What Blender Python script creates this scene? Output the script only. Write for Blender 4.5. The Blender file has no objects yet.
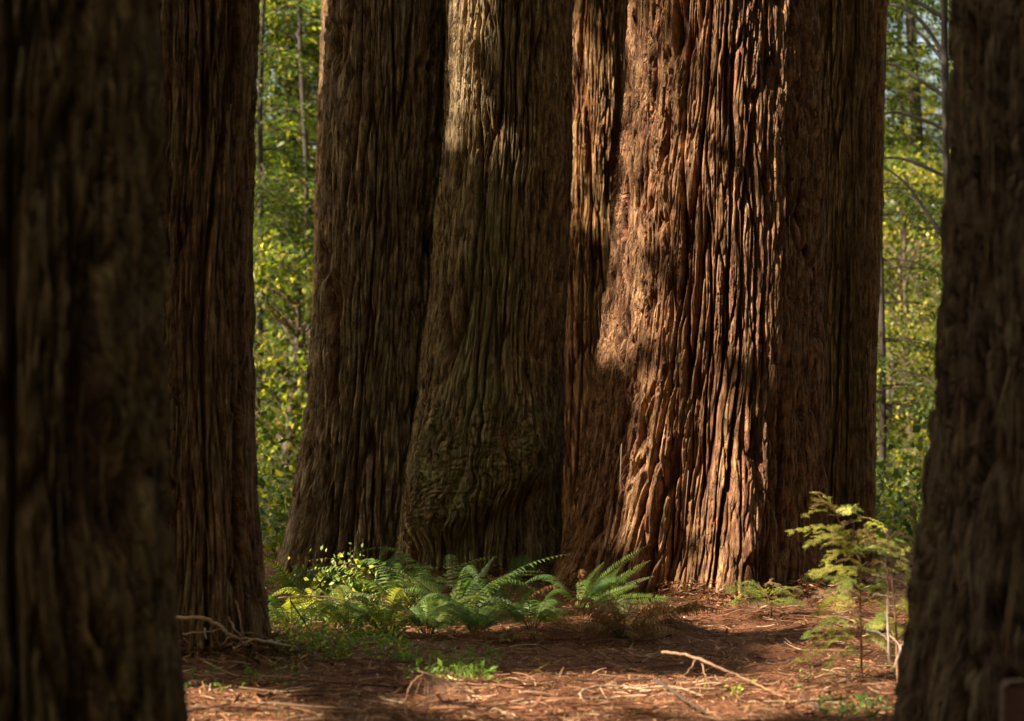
import bpy, math, random
import numpy as np
from mathutils import Vector, Matrix

SC = bpy.context.scene
COL = SC.collection
R = math.radians
random.seed(7)
RNG = np.random.default_rng(7)

# ------------------------------------------------------------------ camera numbers
W, H, F = 1024, 721, 2400.0
CAMZ = 1.6
PITCH = math.atan(54.5 / F)
CP, SP = math.cos(PITCH), math.sin(PITCH)


def P(px, py, d):
    """world point seen at pixel (px, py), at distance d along +Y"""
    X = (px - W / 2) / F
    Y = (H / 2 - py) / F
    dy = CP - Y * SP
    dz = SP + Y * CP
    k = d / dy
    return np.array([X * k, d, CAMZ + dz * k])


def zat(py, d):
    return float(P(512, py, d)[2])


# ------------------------------------------------------------------ sun
SUN_EL, SUN_AZ = R(42), math.atan2(-0.88, -0.475)       # direction towards the sun: x = sin, y = cos
SUN = np.array([math.sin(SUN_AZ) * math.cos(SUN_EL), math.cos(SUN_AZ) * math.cos(SUN_EL), math.sin(SUN_EL)])
E1 = np.cross(SUN, [0, 0, 1.0]); E1 /= np.linalg.norm(E1)
E2 = np.cross(E1, SUN); E2 /= np.linalg.norm(E2)

# ------------------------------------------------------------------ noise
_perm = np.random.default_rng(11).permutation(256).astype(np.int64)
_g = np.random.default_rng(12).normal(size=(256, 3)); _g /= np.linalg.norm(_g, axis=1)[:, None]
_g = _g.astype(np.float32)


def pn(x, y, z):
    """gradient noise, about -0.7..0.7"""
    x = np.asarray(x, np.float32); y = np.asarray(y, np.float32); z = np.asarray(z, np.float32)
    x, y, z = np.broadcast_arrays(x, y, z)
    xi = np.floor(x).astype(np.int64); yi = np.floor(y).astype(np.int64); zi = np.floor(z).astype(np.int64)
    xf = (x - xi).astype(np.float32); yf = (y - yi).astype(np.float32); zf = (z - zi).astype(np.float32)
    u = xf * xf * xf * (xf * (xf * 6 - 15) + 10)
    v = yf * yf * yf * (yf * (yf * 6 - 15) + 10)
    w = zf * zf * zf * (zf * (zf * 6 - 15) + 10)
    out = None

    def corner(a, b, c):
        h = _perm[(_perm[(_perm[(xi + a) & 255] + yi + b) & 255] + zi + c) & 255]
        g = _g[h]
        return g[..., 0] * (xf - a) + g[..., 1] * (yf - b) + g[..., 2] * (zf - c)
    x00 = corner(0, 0, 0) * (1 - u) + corner(1, 0, 0) * u
    x10 = corner(0, 1, 0) * (1 - u) + corner(1, 1, 0) * u
    x01 = corner(0, 0, 1) * (1 - u) + corner(1, 0, 1) * u
    x11 = corner(0, 1, 1) * (1 - u) + corner(1, 1, 1) * u
    return (x00 * (1 - v) + x10 * v) * (1 - w) + (x01 * (1 - v) + x11 * v) * w


def sst(a, b, x):
    t = np.clip((x - a) / (b - a), 0, 1)
    return t * t * (3 - 2 * t)


# ------------------------------------------------------------------ mesh helpers
def mesh(name, verts, quads, mats, parent=None, uv=None, attrs=None, smooth=False, midx=None):
    me = bpy.data.meshes.new(name)
    verts = np.asarray(verts, np.float32).reshape(-1, 3)
    quads = np.asarray(quads, np.int32).reshape(-1, 4)
    me.vertices.add(len(verts)); me.vertices.foreach_set('co', verts.ravel())
    me.loops.add(len(quads) * 4); me.loops.foreach_set('vertex_index', quads.ravel())
    me.polygons.add(len(quads))
    me.polygons.foreach_set('loop_start', np.arange(len(quads), dtype=np.int32) * 4)
    me.polygons.foreach_set('loop_total', np.full(len(quads), 4, np.int32))
    if midx is not None:
        me.polygons.foreach_set('material_index', np.asarray(midx, np.int32))
    if smooth:
        me.polygons.foreach_set('use_smooth', np.ones(len(quads), bool))
    if uv is not None:
        l = me.uv_layers.new(name='UVMap'); l.data.foreach_set('uv', np.asarray(uv, np.float32).ravel())
    for k, a in (attrs or {}).items():
        at = me.attributes.new(k, 'FLOAT_COLOR', 'POINT')
        c = np.ones((len(verts), 4), np.float32); c[:, :3] = a
        at.data.foreach_set('color', c.ravel())
    me.update(calc_edges=True)
    for m in (mats if isinstance(mats, (list, tuple)) else [mats]):
        me.materials.append(m)
    o = bpy.data.objects.new(name, me); COL.objects.link(o)
    if parent: o.parent = parent
    return o


def thing(name, label, cat, loc=(0, 0, 0), group=None):
    o = bpy.data.objects.new(name, None); COL.objects.link(o)
    o.location = [float(v) for v in loc]; o.empty_display_size = 0.1
    o['label'] = label; o['category'] = cat
    if group: o['group'] = group
    return o


def tag(o, label=None, cat=None, group=None, kind=None):
    if label: o['label'] = label
    if cat: o['category'] = cat
    if group: o['group'] = group
    if kind: o['kind'] = kind
    return o


class MB:
    """collects quads with one colour per vertex"""
    def __init__(s):
        s.v, s.q, s.c, s.m, s.n = [], [], [], [], 0

    def add(s, v, q, c, m=0):
        v = np.asarray(v, float).reshape(-1, 3); q = np.asarray(q, int).reshape(-1, 4)
        s.v.append(v); s.q.append(q + s.n); s.n += len(v)
        c = np.asarray(c, float)
        s.c.append(np.broadcast_to(c, (len(v), 3)).copy()); s.m.append(np.full(len(q), m))

    def tube(s, pts, rad, c, m=0, n=6, wob=0.0):
        pts = np.asarray(pts, float); k = len(pts)
        rad = np.broadcast_to(np.asarray(rad, float), (k,))
        T = np.gradient(pts, axis=0); T /= np.linalg.norm(T, axis=1)[:, None] + 1e-9
        up = np.array([0.13, 0.21, 0.97]) if abs(T[0][2]) < 0.9 else np.array([1.0, 0.1, 0.0])
        A = np.cross(T, up); A /= np.linalg.norm(A, axis=1)[:, None] + 1e-9
        B = np.cross(T, A)
        a = np.linspace(0, 2 * math.pi, n, endpoint=False)
        rr = rad[:, None] * (1 + wob * RNG.normal(size=(k, n)))
        v = pts[:, None, :] + rr[..., None] * (np.cos(a)[None, :, None] * A[:, None, :] + np.sin(a)[None, :, None] * B[:, None, :])
        q = [(i * n + j, i * n + (j + 1) % n, (i + 1) * n + (j + 1) % n, (i + 1) * n + j) for i in range(k - 1) for j in range(n)]
        s.add(v, q, c, m)

    def leaves(s, pos, dirs, nrm, length, width, col, m=0, fold=0.25):
        """rhombic leaves, two quads folded along the midrib"""
        n = len(pos)
        dirs = dirs / (np.linalg.norm(dirs, axis=1)[:, None] + 1e-9)
        side = np.cross(dirs, nrm); side /= np.linalg.norm(side, axis=1)[:, None] + 1e-9
        up = np.cross(side, dirs)
        L = np.broadcast_to(np.asarray(length, float), (n,))[:, None]
        Wd = np.broadcast_to(np.asarray(width, float), (n,))[:, None] * 0.5
        a = pos; b = pos + dirs * L * 0.45 + side * Wd + up * Wd * fold
        cc = pos + dirs * L - up * L * 0.06; d = pos + dirs * L * 0.45 - side * Wd + up * Wd * fold
        v = np.stack([a, b, cc, d], 1).reshape(-1, 3)
        q = np.arange(n * 4).reshape(n, 4)
        col = np.repeat(np.broadcast_to(col, (n, 3)), 4, axis=0)
        s.add(v, q, col, m)

    def build(s, name, mats, parent=None, smooth=False, origin=None):
        v = np.concatenate(s.v); q = np.concatenate(s.q); c = np.concatenate(s.c); m = np.concatenate(s.m)
        if origin is not None: v = v - np.asarray(origin)
        return mesh(name, v, q, mats, parent, attrs={'tint': c}, smooth=smooth, midx=m)


def bez(p0, p1, p2, n=16):
    t = np.linspace(0, 1, n)[:, None]
    return (1 - t) ** 2 * p0 + 2 * t * (1 - t) * p1 + t * t * p2


def smooth_path(pts, per=5):
    """Catmull-Rom through the points"""
    pts = np.asarray(pts, float)
    if len(pts) < 3: return np.linspace(pts[0], pts[-1], per + 1)
    e = np.vstack([2 * pts[0] - pts[1], pts, 2 * pts[-1] - pts[-2]])
    out = []
    for i in range(1, len(e) - 2):
        for t in np.linspace(0, 1, per, endpoint=False):
            out.append(0.5 * ((2 * e[i]) + (-e[i - 1] + e[i + 1]) * t + (2 * e[i - 1] - 5 * e[i] + 4 * e[i + 1] - e[i + 2]) * t * t
                              + (-e[i - 1] + 3 * e[i] - 3 * e[i + 1] + e[i + 2]) * t ** 3))
    out.append(e[-2])
    return np.array(out)


# ------------------------------------------------------------------ materials
def new_mat(name):
    m = bpy.data.materials.new(name); m.use_nodes = True
    nt = m.node_tree; nt.nodes.clear()
    out = nt.nodes.new('ShaderNodeOutputMaterial')
    return m, nt, out


def N(nt, t, **kw):
    n = nt.nodes.new(t)
    for k, v in kw.items(): setattr(n, k, v)
    return n


def noise(nt, vec, scale, detail=4, rough=0.6):
    n = N(nt, 'ShaderNodeTexNoise'); n.inputs['Scale'].default_value = scale
    n.inputs['Detail'].default_value = detail; n.inputs['Roughness'].default_value = rough
    nt.links.new(vec, n.inputs['Vector']); return n.outputs['Fac']


def mapping(nt, vec, sc):
    n = N(nt, 'ShaderNodeMapping'); n.inputs['Scale'].default_value = sc
    nt.links.new(vec, n.inputs['Vector']); return n.outputs['Vector']


def ramp(nt, fac, stops):
    n = N(nt, 'ShaderNodeValToRGB'); nt.links.new(fac, n.inputs['Fac'])
    el = n.color_ramp.elements
    while len(el) < len(stops): el.new(0.5)
    for e, (p, c) in zip(el, stops):
        e.position = p; e.color = (*c, 1) if len(c) == 3 else c
    return n.outputs['Color']


def mixc(nt, fac, a, b, mode='MIX'):
    n = N(nt, 'ShaderNodeMix', data_type='RGBA', blend_type=mode)
    for s, v in ((n.inputs[0], fac), (n.inputs[6], a), (n.inputs[7], b)):
        if hasattr(v, 'links'): nt.links.new(v, s)
        elif isinstance(v, (int, float)): s.default_value = v
        else: s.default_value = (*v, 1)
    return n.outputs[2]


def mval(nt, op, a, b):
    n = N(nt, 'ShaderNodeMath', operation=op)
    for s, v in zip(n.inputs, (a, b)):
        if hasattr(v, 'links'): nt.links.new(v, s)
        else: s.default_value = v
    return n.outputs[0]


def bark_mat(name, outer, outer2, inner, moss=(0.10, 0.105, 0.035), moss_amt=0.3):
    m, nt, out = new_mat(name)
    uv = N(nt, 'ShaderNodeUVMap').outputs['UV']
    at = N(nt, 'ShaderNodeAttribute', attribute_name='bark')
    sep = N(nt, 'ShaderNodeSeparateColor'); nt.links.new(at.outputs['Color'], sep.inputs[0])
    ridge, mossm, big = sep.outputs
    n1 = noise(nt, mapping(nt, uv, (14, 1.1, 1)), 1, 5, 0.65)
    c = mixc(nt, ramp(nt, n1, [(0.35, (0, 0, 0)), (0.65, (1, 1, 1))]), outer, outer2)
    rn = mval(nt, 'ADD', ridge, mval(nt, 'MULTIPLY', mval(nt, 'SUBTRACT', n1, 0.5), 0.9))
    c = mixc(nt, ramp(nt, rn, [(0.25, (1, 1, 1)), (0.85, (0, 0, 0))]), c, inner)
    # weathered plates and fibre streaks, which stay put whatever the light
    n2 = noise(nt, mapping(nt, uv, (60, 2.6, 1)), 1, 7, 0.75)
    c = mixc(nt, 1.0, c, ramp(nt, n2, [(0.37, (0.24, 0.21, 0.19)), (0.46, (0.82, 0.81, 0.80)), (0.60, (1.75, 1.74, 1.70))]), 'MULTIPLY')
    n3 = noise(nt, mapping(nt, uv, (16, 6, 1)), 1, 6, 0.75)
    c = mixc(nt, 1.0, c, ramp(nt, n3, [(0.36, (0.58, 0.50, 0.45)), (0.62, (1.3, 1.34, 1.38))]), 'MULTIPLY')
    n4 = noise(nt, mapping(nt, uv, (9, 3.0, 1)), 1, 6, 0.75)
    mf = mval(nt, 'MULTIPLY', ramp(nt, mval(nt, 'ADD', n4, mval(nt, 'MULTIPLY', mossm, 0.35)), [(0.55, (0, 0, 0)), (0.8, (1, 1, 1))]), moss_amt)
    c = mixc(nt, mf, c, moss)
    b1 = noise(nt, mapping(nt, uv, (150, 7, 1)), 1, 6, 0.7)
    b2 = noise(nt, mapping(nt, uv, (55, 22, 1)), 1, 5, 0.7)
    b3 = ramp(nt, mval(nt, 'ABSOLUTE', mval(nt, 'SUBTRACT', noise(nt, mapping(nt, uv, (42, 3.2, 1)), 1, 4, 0.6), 0.5), 0.0), [(0.0, (0, 0, 0)), (0.035, (1, 1, 1))])
    bh = mval(nt, 'ADD', mval(nt, 'ADD', mval(nt, 'MULTIPLY', b1, 0.6), mval(nt, 'MULTIPLY', b2, 0.5)), mval(nt, 'MULTIPLY', b3, 0.6))
    bp = N(nt, 'ShaderNodeBump'); bp.inputs['Strength'].default_value = 1.0; bp.inputs['Distance'].default_value = 0.03
    nt.links.new(bh, bp.inputs['Height'])
    p = N(nt, 'ShaderNodeBsdfPrincipled'); p.inputs['Roughness'].default_value = 0.88
    p.inputs['Specular IOR Level'].default_value = 0.25
    nt.links.new(c, p.inputs['Base Color']); nt.links.new(bp.outputs['Normal'], p.inputs['Normal'])
    nt.links.new(p.outputs[0], out.inputs[0])
    return m


def leaf_mat(name, trans=0.35, rough=0.5, gain=1.0, spec=0.35):
    m, nt, out = new_mat(name)
    at = N(nt, 'ShaderNodeAttribute', attribute_name='tint')
    tc = N(nt, 'ShaderNodeTexCoord')
    n = noise(nt, tc.outputs['Object'], 14, 3)
    c = mixc(nt, 1.0, at.outputs['Color'], ramp(nt, n, [(0.3, (0.75 * gain,) * 3), (0.7, (1.2 * gain,) * 3)]), 'MULTIPLY')
    p = N(nt, 'ShaderNodeBsdfPrincipled'); p.inputs['Roughness'].default_value = rough
    p.inputs['Specular IOR Level'].default_value = spec
    nt.links.new(c, p.inputs['Base Color'])
    t = N(nt, 'ShaderNodeBsdfTranslucent')
    nt.links.new(mixc(nt, 1.0, c, (1.5, 1.6, 0.7), 'MULTIPLY'), t.inputs['Color'])
    mx = N(nt, 'ShaderNodeMixShader'); mx.inputs[0].default_value = trans
    nt.links.new(p.outputs[0], mx.inputs[1]); nt.links.new(t.outputs[0], mx.inputs[2])
    nt.links.new(mx.outputs[0], out.inputs[0])
    return m


def wood_mat(name, rough=0.85):
    m, nt, out = new_mat(name)
    at = N(nt, 'ShaderNodeAttribute', attribute_name='tint')
    tc = N(nt, 'ShaderNodeTexCoord')
    n = noise(nt, tc.outputs['Object'], 40, 5, 0.7)
    c = mixc(nt, 1.0, at.outputs['Color'], ramp(nt, n, [(0.3, (0.5, 0.48, 0.46)), (0.7, (1.35, 1.35, 1.35))]), 'MULTIPLY')
    bp = N(nt, 'ShaderNodeBump'); bp.inputs['Strength'].default_value = 0.6; bp.inputs['Distance'].default_value = 0.004
    nt.links.new(n, bp.inputs['Height'])
    p = N(nt, 'ShaderNodeBsdfPrincipled'); p.inputs['Roughness'].default_value = rough
    nt.links.new(c, p.inputs['Base Color']); nt.links.new(bp.outputs['Normal'], p.inputs['Normal'])
    nt.links.new(p.outputs[0], out.inputs[0])
    return m


def ground_mat():
    m, nt, out = new_mat('forest_duff')
    tc = N(nt, 'ShaderNodeTexCoord').outputs['Object']
    a = noise(nt, tc, 45, 6, 0.7)
    b = noise(nt, tc, 3.0, 5, 0.6)
    w = noise(nt, mapping(nt, tc, (160, 40, 40)), 1, 4, 0.7)
    c = ramp(nt, a, [(0.25, (0.05, 0.022, 0.012)), (0.45, (0.17, 0.066, 0.033)), (0.6, (0.27, 0.115, 0.058)), (0.78, (0.40, 0.23, 0.125))])
    c = mixc(nt, 1.0, c, ramp(nt, b, [(0.3, (0.6, 0.56, 0.55)), (0.7, (1.2, 1.2, 1.15))]), 'MULTIPLY')
    c = mixc(nt, 1.0, c, ramp(nt, w, [(0.3, (0.65, 0.65, 0.65)), (0.7, (1.3, 1.3, 1.3))]), 'MULTIPLY')
    bp = N(nt, 'ShaderNodeBump'); bp.inputs['Strength'].default_value = 1.0; bp.inputs['Distance'].default_value = 0.02
    nt.links.new(mval(nt, 'ADD', a, mval(nt, 'MULTIPLY', w, 0.5)), bp.inputs['Height'])
    p = N(nt, 'ShaderNodeBsdfPrincipled'); p.inputs['Roughness'].default_value = 0.9
    p.inputs['Specular IOR Level'].default_value = 0.2
    nt.links.new(c, p.inputs['Base Color']); nt.links.new(bp.outputs['Normal'], p.inputs['Normal'])
    nt.links.new(p.outputs[0], out.inputs[0])
    return m


M_DEAD = leaf_mat('withered', 0.15, 0.75, spec=0.15)
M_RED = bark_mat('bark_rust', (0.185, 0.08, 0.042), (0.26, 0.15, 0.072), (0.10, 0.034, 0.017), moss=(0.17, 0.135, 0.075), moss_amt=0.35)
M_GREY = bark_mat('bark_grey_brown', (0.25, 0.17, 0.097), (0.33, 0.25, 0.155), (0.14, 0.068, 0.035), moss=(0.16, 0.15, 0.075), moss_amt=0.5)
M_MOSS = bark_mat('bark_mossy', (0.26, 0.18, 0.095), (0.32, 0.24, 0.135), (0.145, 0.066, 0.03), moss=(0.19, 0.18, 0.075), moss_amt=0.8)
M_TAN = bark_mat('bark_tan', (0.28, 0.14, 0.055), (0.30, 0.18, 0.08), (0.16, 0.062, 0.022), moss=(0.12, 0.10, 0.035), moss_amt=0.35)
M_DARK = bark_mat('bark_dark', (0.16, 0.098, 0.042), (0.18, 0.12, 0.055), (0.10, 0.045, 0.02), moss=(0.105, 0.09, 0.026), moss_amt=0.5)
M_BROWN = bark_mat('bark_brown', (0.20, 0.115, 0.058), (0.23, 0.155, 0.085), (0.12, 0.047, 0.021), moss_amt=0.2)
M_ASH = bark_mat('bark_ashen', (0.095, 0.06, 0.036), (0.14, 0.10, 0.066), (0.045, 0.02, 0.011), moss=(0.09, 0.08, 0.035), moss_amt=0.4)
M_LEAF = leaf_mat('foliage', 0.45)
M_FERN = leaf_mat('fern_green', 0.38, 0.55, spec=0.25)
M_NEEDLE = leaf_mat('needles', 0.35, 0.45)
M_WOOD = wood_mat('dead_wood')
M_GROUND = ground_mat()

# ------------------------------------------------------------------ ground
TREES = {}   # name: (x, y, r) for mounds


def ground_z(x, y):
    x = np.asarray(x, float); y = np.asarray(y, float)
    z = 0.05 * pn(x * 0.5, y * 0.5, 3.3) + 0.05 * pn(x * 1.7, y * 1.7, 9.1) + 0.03 * pn(x * 3.7, y * 3.1, 4.4)
    for (cx, cy, r, h) in MOUNDS:
        d2 = ((x - cx) ** 2 + (y - cy) ** 2) / (r * r)
        z = z + h * np.exp(-d2)
    return z


MOUNDS = [(1.84, 20.8, 1.7, 0.16), (-0.2, 21.4, 1.3, 0.12), (-1.3, 22.3, 1.3, 0.12), (-1.9, 15.2, 1.3, 0.11),
          (0.75, 17.5, 0.6, 0.2), (1.45, 14.9, 0.5, -0.05), (-0.2, 17.3, 0.9, 0.06), (2.35, 10.5, 0.9, 0.08), (-1.95, 8.6, 0.9, 0.06)]


def G(px, py):
    """point of the ground seen at a pixel"""
    d = 14.0
    for _ in range(30):
        p = P(px, py, d)
        gz = float(ground_z(p[0], p[1]))
        dz = p[2] - gz
        slope = (P(px, py, d + 0.01)[2] - p[2]) / 0.01
        d = d - dz / slope * 0.8
        d = min(max(d, 6), 60)
    return P(px, py, d)


def make_ground():
    xs = np.unique(np.concatenate([np.linspace(-150, -8, 24), np.linspace(-8, -3.2, 40), np.linspace(-3.2, 3.6, 300), np.linspace(3.6, 9, 40), np.linspace(9, 150, 24)]))
    ys = np.unique(np.concatenate([np.linspace(-60, 9, 30), np.linspace(9, 20, 430), np.linspace(20, 32, 90), np.linspace(32, 200, 40)]))
    X, Y = np.meshgrid(xs, ys)
    Z = ground_z(X, Y)
    near = (np.abs(X) < 4) & (Y > 9) & (Y < 24)
    rough = 0.034 * pn(X * 7, Y * 7, 1.1) + 0.012 * pn(X * 19, Y * 19, 4.2) + 0.007 * pn(X * 45, Y * 45, 7.2)
    Z = Z + rough * near
    nx, ny = len(xs), len(ys)
    idx = np.arange(nx * ny).reshape(ny, nx)
    q = np.stack([idx[:-1, :-1], idx[:-1, 1:], idx[1:, 1:], idx[1:, :-1]], -1).reshape(-1, 4)
    o = mesh('ground', np.stack([X, Y, Z], -1).reshape(-1, 3), q, M_GROUND, smooth=True)
    tag(o, kind='structure')


make_ground()

# ------------------------------------------------------------------ chosen sun spots; holes for them are cut in the unseen foliage
LIT = []


def lit(px0, px1, py0, py1, d, r, step=None):
    step = step or r * F / d * 0.9
    for px in np.arange(px0, px1 + 0.1, step):
        for py in np.arange(py0, py1 + 0.1, step):
            p = P(px, py, d)
            LIT.append((p @ E1, p @ E2, r))


def litp(pts, d, r):
    for (px, py) in pts:
        p = P(px, py, d); LIT.append((p @ E1, p @ E2, r))


def litg(px0, px1, py0, py1, r, dz=0.0):
    for px in np.arange(px0, px1 + 0.1, 14):
        for py in np.arange(py0, py1 + 0.1, 6):
            p = G(px, py); p[2] += dz
            LIT.append((p @ E1, p @ E2, r))


for _ in range(46):
    litp([(random.uniform(272, 400), random.uniform(560, 655))], 17.9, random.uniform(0.03, 0.09))
for _ in range(44):
    litp([(random.uniform(395, 550), random.uniform(565, 655))], 17.2, random.uniform(0.04, 0.12))
# big rust tree: upper face, shaded band, lower face
lit(632, 790, -40, 170, 20.1, 0.21)
lit(622, 668, 150, 330, 20.3, 0.13)
lit(630, 668, -40, 180, 20.45, 0.2)
lit(618, 660, 150, 260, 20.5, 0.2)
lit(745, 790, 150, 240, 20.1, 0.13)
lit(655, 700, 400, 560, 19.9, 0.10)
lit(705, 780, 445, 590, 19.8, 0.10)
litp([(650, 520), (665, 540), (725, 330), (735, 360), (740, 300)], 19.9, 0.10)
for py, px in ((-20, 636), (40, 634), (100, 631), (150, 625), (200, 620), (260, 617), (320, 612)):
    litp([(px, py), (px + 12, py), (px, py + 22), (px + 10, py + 26)], 20.6, 0.12)
# mossy tree and the tree in the gap
lit(451, 470, -45, 110, 20.95, 0.10)
lit(576, 608, 40, 205, 25.7, 0.13)
lit(318, 324, -40, 70, 26.8, 0.12)
# ground
litg(500, 905, 684, 711, 0.23)
litg(640, 705, 612, 640, 0.12)
litg(690, 905, 606, 634, 0.15)
litg(825, 905, 640, 690, 0.18)
litg(188, 255, 696, 730, 0.14)
litg(520, 720, 712, 730, 0.08)
# ferns, shrub, sapling
lit(328, 382, 552, 600, 18.3, 0.08)
litp([(650, 548), (630, 556), (610, 568), (600, 580), (590, 595), (580, 610), (620, 570), (640, 580), (640, 600), (670, 601), (560, 615), (540, 622), (525, 628), (600, 555), (620, 590), (660, 590), (590, 625)], 17.4, 0.13)
litp([(350, 556), (340, 572), (365, 575), (380, 572), (308, 590), (318, 588)], 18.3, 0.06)
litp([(308, 634), (314, 636), (288, 655), (296, 655), (336, 611), (330, 640)], 17.6, 0.05)
lit(795, 905, 490, 675, 14.2, 0.17)
lit(730, 800, 590, 615, 18.6, 0.10)
LIT = np.array(LIT)
_t2 = np.array([-1.9, 15.2, 0]) @ E1
LIT = LIT[np.abs(LIT[:, 0] - _t2) > 0.43]          # ground in the long shadow of the narrow trunk stays shaded


def keep_shade(p, size, leak=0.06):
    """which canopy sprays stand clear of the holes cut for the chosen sun spots"""
    a = p @ E1; b = p @ E2
    ok = np.ones(len(p), bool)
    for i in range(0, len(p), 4000):
        s = slice(i, i + 4000)
        d = np.hypot(a[s, None] - LIT[None, :, 0], b[s, None] - LIT[None, :, 1]) - LIT[None, :, 2]
        ok[s] = d.min(1) > 0.42 * size[s]
    return ok | (RNG.random(len(p)) < leak * 0.06)


# ------------------------------------------------------------------ redwoods
def trunk_mesh(name, mat, parent, d, sil, top, seed, ncol=330, dz=0.018, lobes=(), depth=1.0, spacing=1.0, burl=None, moss=None, rref=None, fibres=170):
    sil = sorted(sil)
    py = np.array([s[0] for s in sil], float)
    zs = np.array([zat(y, d) for y in py]); xl = np.array([P(s[1], s[0], d)[0] for s in sil]); xr = np.array([P(s[2], s[0], d)[0] for s in sil])
    o = np.argsort(zs); zs, xl, xr = zs[o], xl[o], xr[o]
    ztop = zat(-45, d)
    zz = np.arange(-0.35, ztop, dz)
    cx = np.interp(zz, zs, (xl + xr) / 2); rr = np.interp(zz, zs, (xr - xl) / 2)
    # continue the slope at the foot
    low = zz < zs[0]
    rr[low] += (zs[0] - zz[low]) * 0.25
    k = int(0.35 / dz); ker = np.exp(-np.linspace(-2, 2, 2 * k + 1) ** 2); ker /= ker.sum()
    pad = lambda a: np.convolve(np.pad(a, k, mode='reflect', reflect_type='odd'), ker, 'valid')
    cx, rr = pad(cx), pad(rr)
    zu = np.linspace(ztop + 0.15, top, 40)
    fu = (zu - ztop) / (top - ztop)
    zz = np.concatenate([zz, zu]); cx = np.concatenate([cx, np.full(40, cx[-1])]); rr = np.concatenate([rr, rr[-1] * (1 - 0.8 * fu)])
    th = np.concatenate([np.linspace(R(-108), R(108), ncol, endpoint=False), np.linspace(R(108), R(252), 44, endpoint=False)])
    n = len(th); nz = len(zz)
    TH, ZZ = np.meshgrid(th, zz)
    RR = np.repeat(rr[:, None], n, 1)
    rr0 = rref or float(np.interp(zat(150, d), zz, rr))
    so = seed * 17.3
    # slow wander of the fibres
    c0, s0 = np.cos(TH) * rr0, np.sin(TH) * rr0
    warp = 0.09 * pn(c0 * 1.1 + so, s0 * 1.1, ZZ * 0.4) + 0.016 * pn(c0 * 4 + so, s0 * 4, ZZ * 1.5) + 0.010 * pn(c0 * 12 + so, s0 * 12, ZZ * 4.0)
    B = np.zeros_like(RR)
    bulge = np.zeros_like(RR)
    if burl:
        B, bulge = burl(TH, ZZ)
    thw = TH + warp / rr0 * (1 + 1.5 * B)
    # wavy bark over the burl
    thw = thw + B * 0.07 * pn(c0 * 6 + so, s0 * 6, ZZ * 5) / rr0
    zw = ZZ * (1 + 0.0 * B) + B * 0.16 * pn(c0 * 5 + so, s0 * 5 + 3, ZZ * 4)
    c, s = np.cos(thw) * rr0, np.sin(thw) * rr0
    sp = spacing
    f1 = np.abs(pn(c / (0.15 * sp) + so, s / (0.15 * sp), zw / 2.4))
    f2 = np.abs(pn(c / (0.062 * sp) + so, s / (0.062 * sp) + 5, zw / 0.85))
    f3 = np.abs(pn(c / (0.030 * sp) + so, s / (0.030 * sp) + 9, zw / 0.40))
    f6 = np.abs(pn(c / (0.017 * sp) + so, s / (0.017 * sp) + 13, zw / 0.22))
    f4 = pn(c / 0.024 + so, s / 0.024, zw / 0.35)
    f5 = pn(c / 0.011 + so, s / 0.011, zw / 0.16 + 3)
    big = pn(c / 0.40 + so, s / 0.40, zw / 2.4)
    br = np.abs(pn(c / 0.035 + so, s / 0.035, zw / 0.11 + 31))
    patch = sst(-0.15, 0.25, pn(c / 0.22 + so, s / 0.22, zw / 0.5 + 7))           # shaggy and tight areas
    r1 = sst(0.0, 0.10, f1); r2 = sst(0.0, 0.11, f2); r3 = sst(0.0, 0.14, f3); r6 = sst(0.0, 0.2, f6)
    t1 = 4 * (pn(c / 0.042 + so, s / 0.042 + 2, zw / 0.48) + 0.5 * pn(c / 0.017 + so, s / 0.017 + 2, zw / 0.14))
    fl = np.floor(t1); terr = (fl + sst(0.86, 1.0, t1 - fl)) / 4                     # peeling layers with sharp edges
    h = 0.070 * r1 + 0.046 * r2 * (0.35 + 0.65 * r1) + 0.024 * r3 * (0.5 + 0.5 * r2) + 0.010 * r6 * patch + 0.008 * f4 + 0.008 * f5 + 0.045 * big + 0.044 * terr * (0.4 + 0.7 * patch)
    h = h - 0.014 * (1 - sst(0.0, 0.10, br)) * sst(0.1, 0.4, f2) * patch          # plates broken across
    if burl:
        w1 = np.abs(pn(c0 / 0.085 + so, s0 / 0.085, ZZ / 0.045 + 1.6 * pn(c0 * 5, s0 * 5, ZZ * 3)))
        w2 = pn(c0 / 0.04 + so, s0 / 0.04, ZZ / 0.035)
        hb = 0.030 * sst(0, 0.16, w1) + 0.014 * w2 + 0.05 * r2 * (0.5 + 0.5 * r1) + 0.015 * r3 + 0.03 * terr + 0.008 * f5
        h = h * (1 - 0.8 * B) + hb * 0.8 * B
    D = h * depth
    D = D - 0.105 * depth
    lob = np.zeros_like(RR)
    for (t0, wd, amp, z0, z1) in lobes:
        tt = t0(ZZ) if callable(t0) else t0
        dd = (TH - tt + math.pi) % (2 * math.pi) - math.pi
        lob += amp * np.exp(-(dd / wd) ** 2) * sst(z1, z0, ZZ)
    RT = RR + D + lob + bulge
    x = cx[:, None] + RT * np.sin(TH); y = d - RT * np.cos(TH)
    # trunk centre stands behind its front by nothing: d is the axis
    verts = np.stack([x, y, ZZ], -1).reshape(-1, 3)
    idx = np.arange(nz * n).reshape(nz, n)
    nxt = np.roll(idx, -1, 1)
    q = np.stack([idx[:-1], nxt[:-1], nxt[1:], idx[1:]], -1)
    U = np.concatenate([th, [th[0] + 2 * math.pi]]) * rr0
    u0 = np.broadcast_to(U[:-1], (nz - 1, n)); u1 = np.broadcast_to(U[1:], (nz - 1, n))
    wu = (warp + 0) * 0.9
    wn = np.roll(wu, -1, 1)
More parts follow.
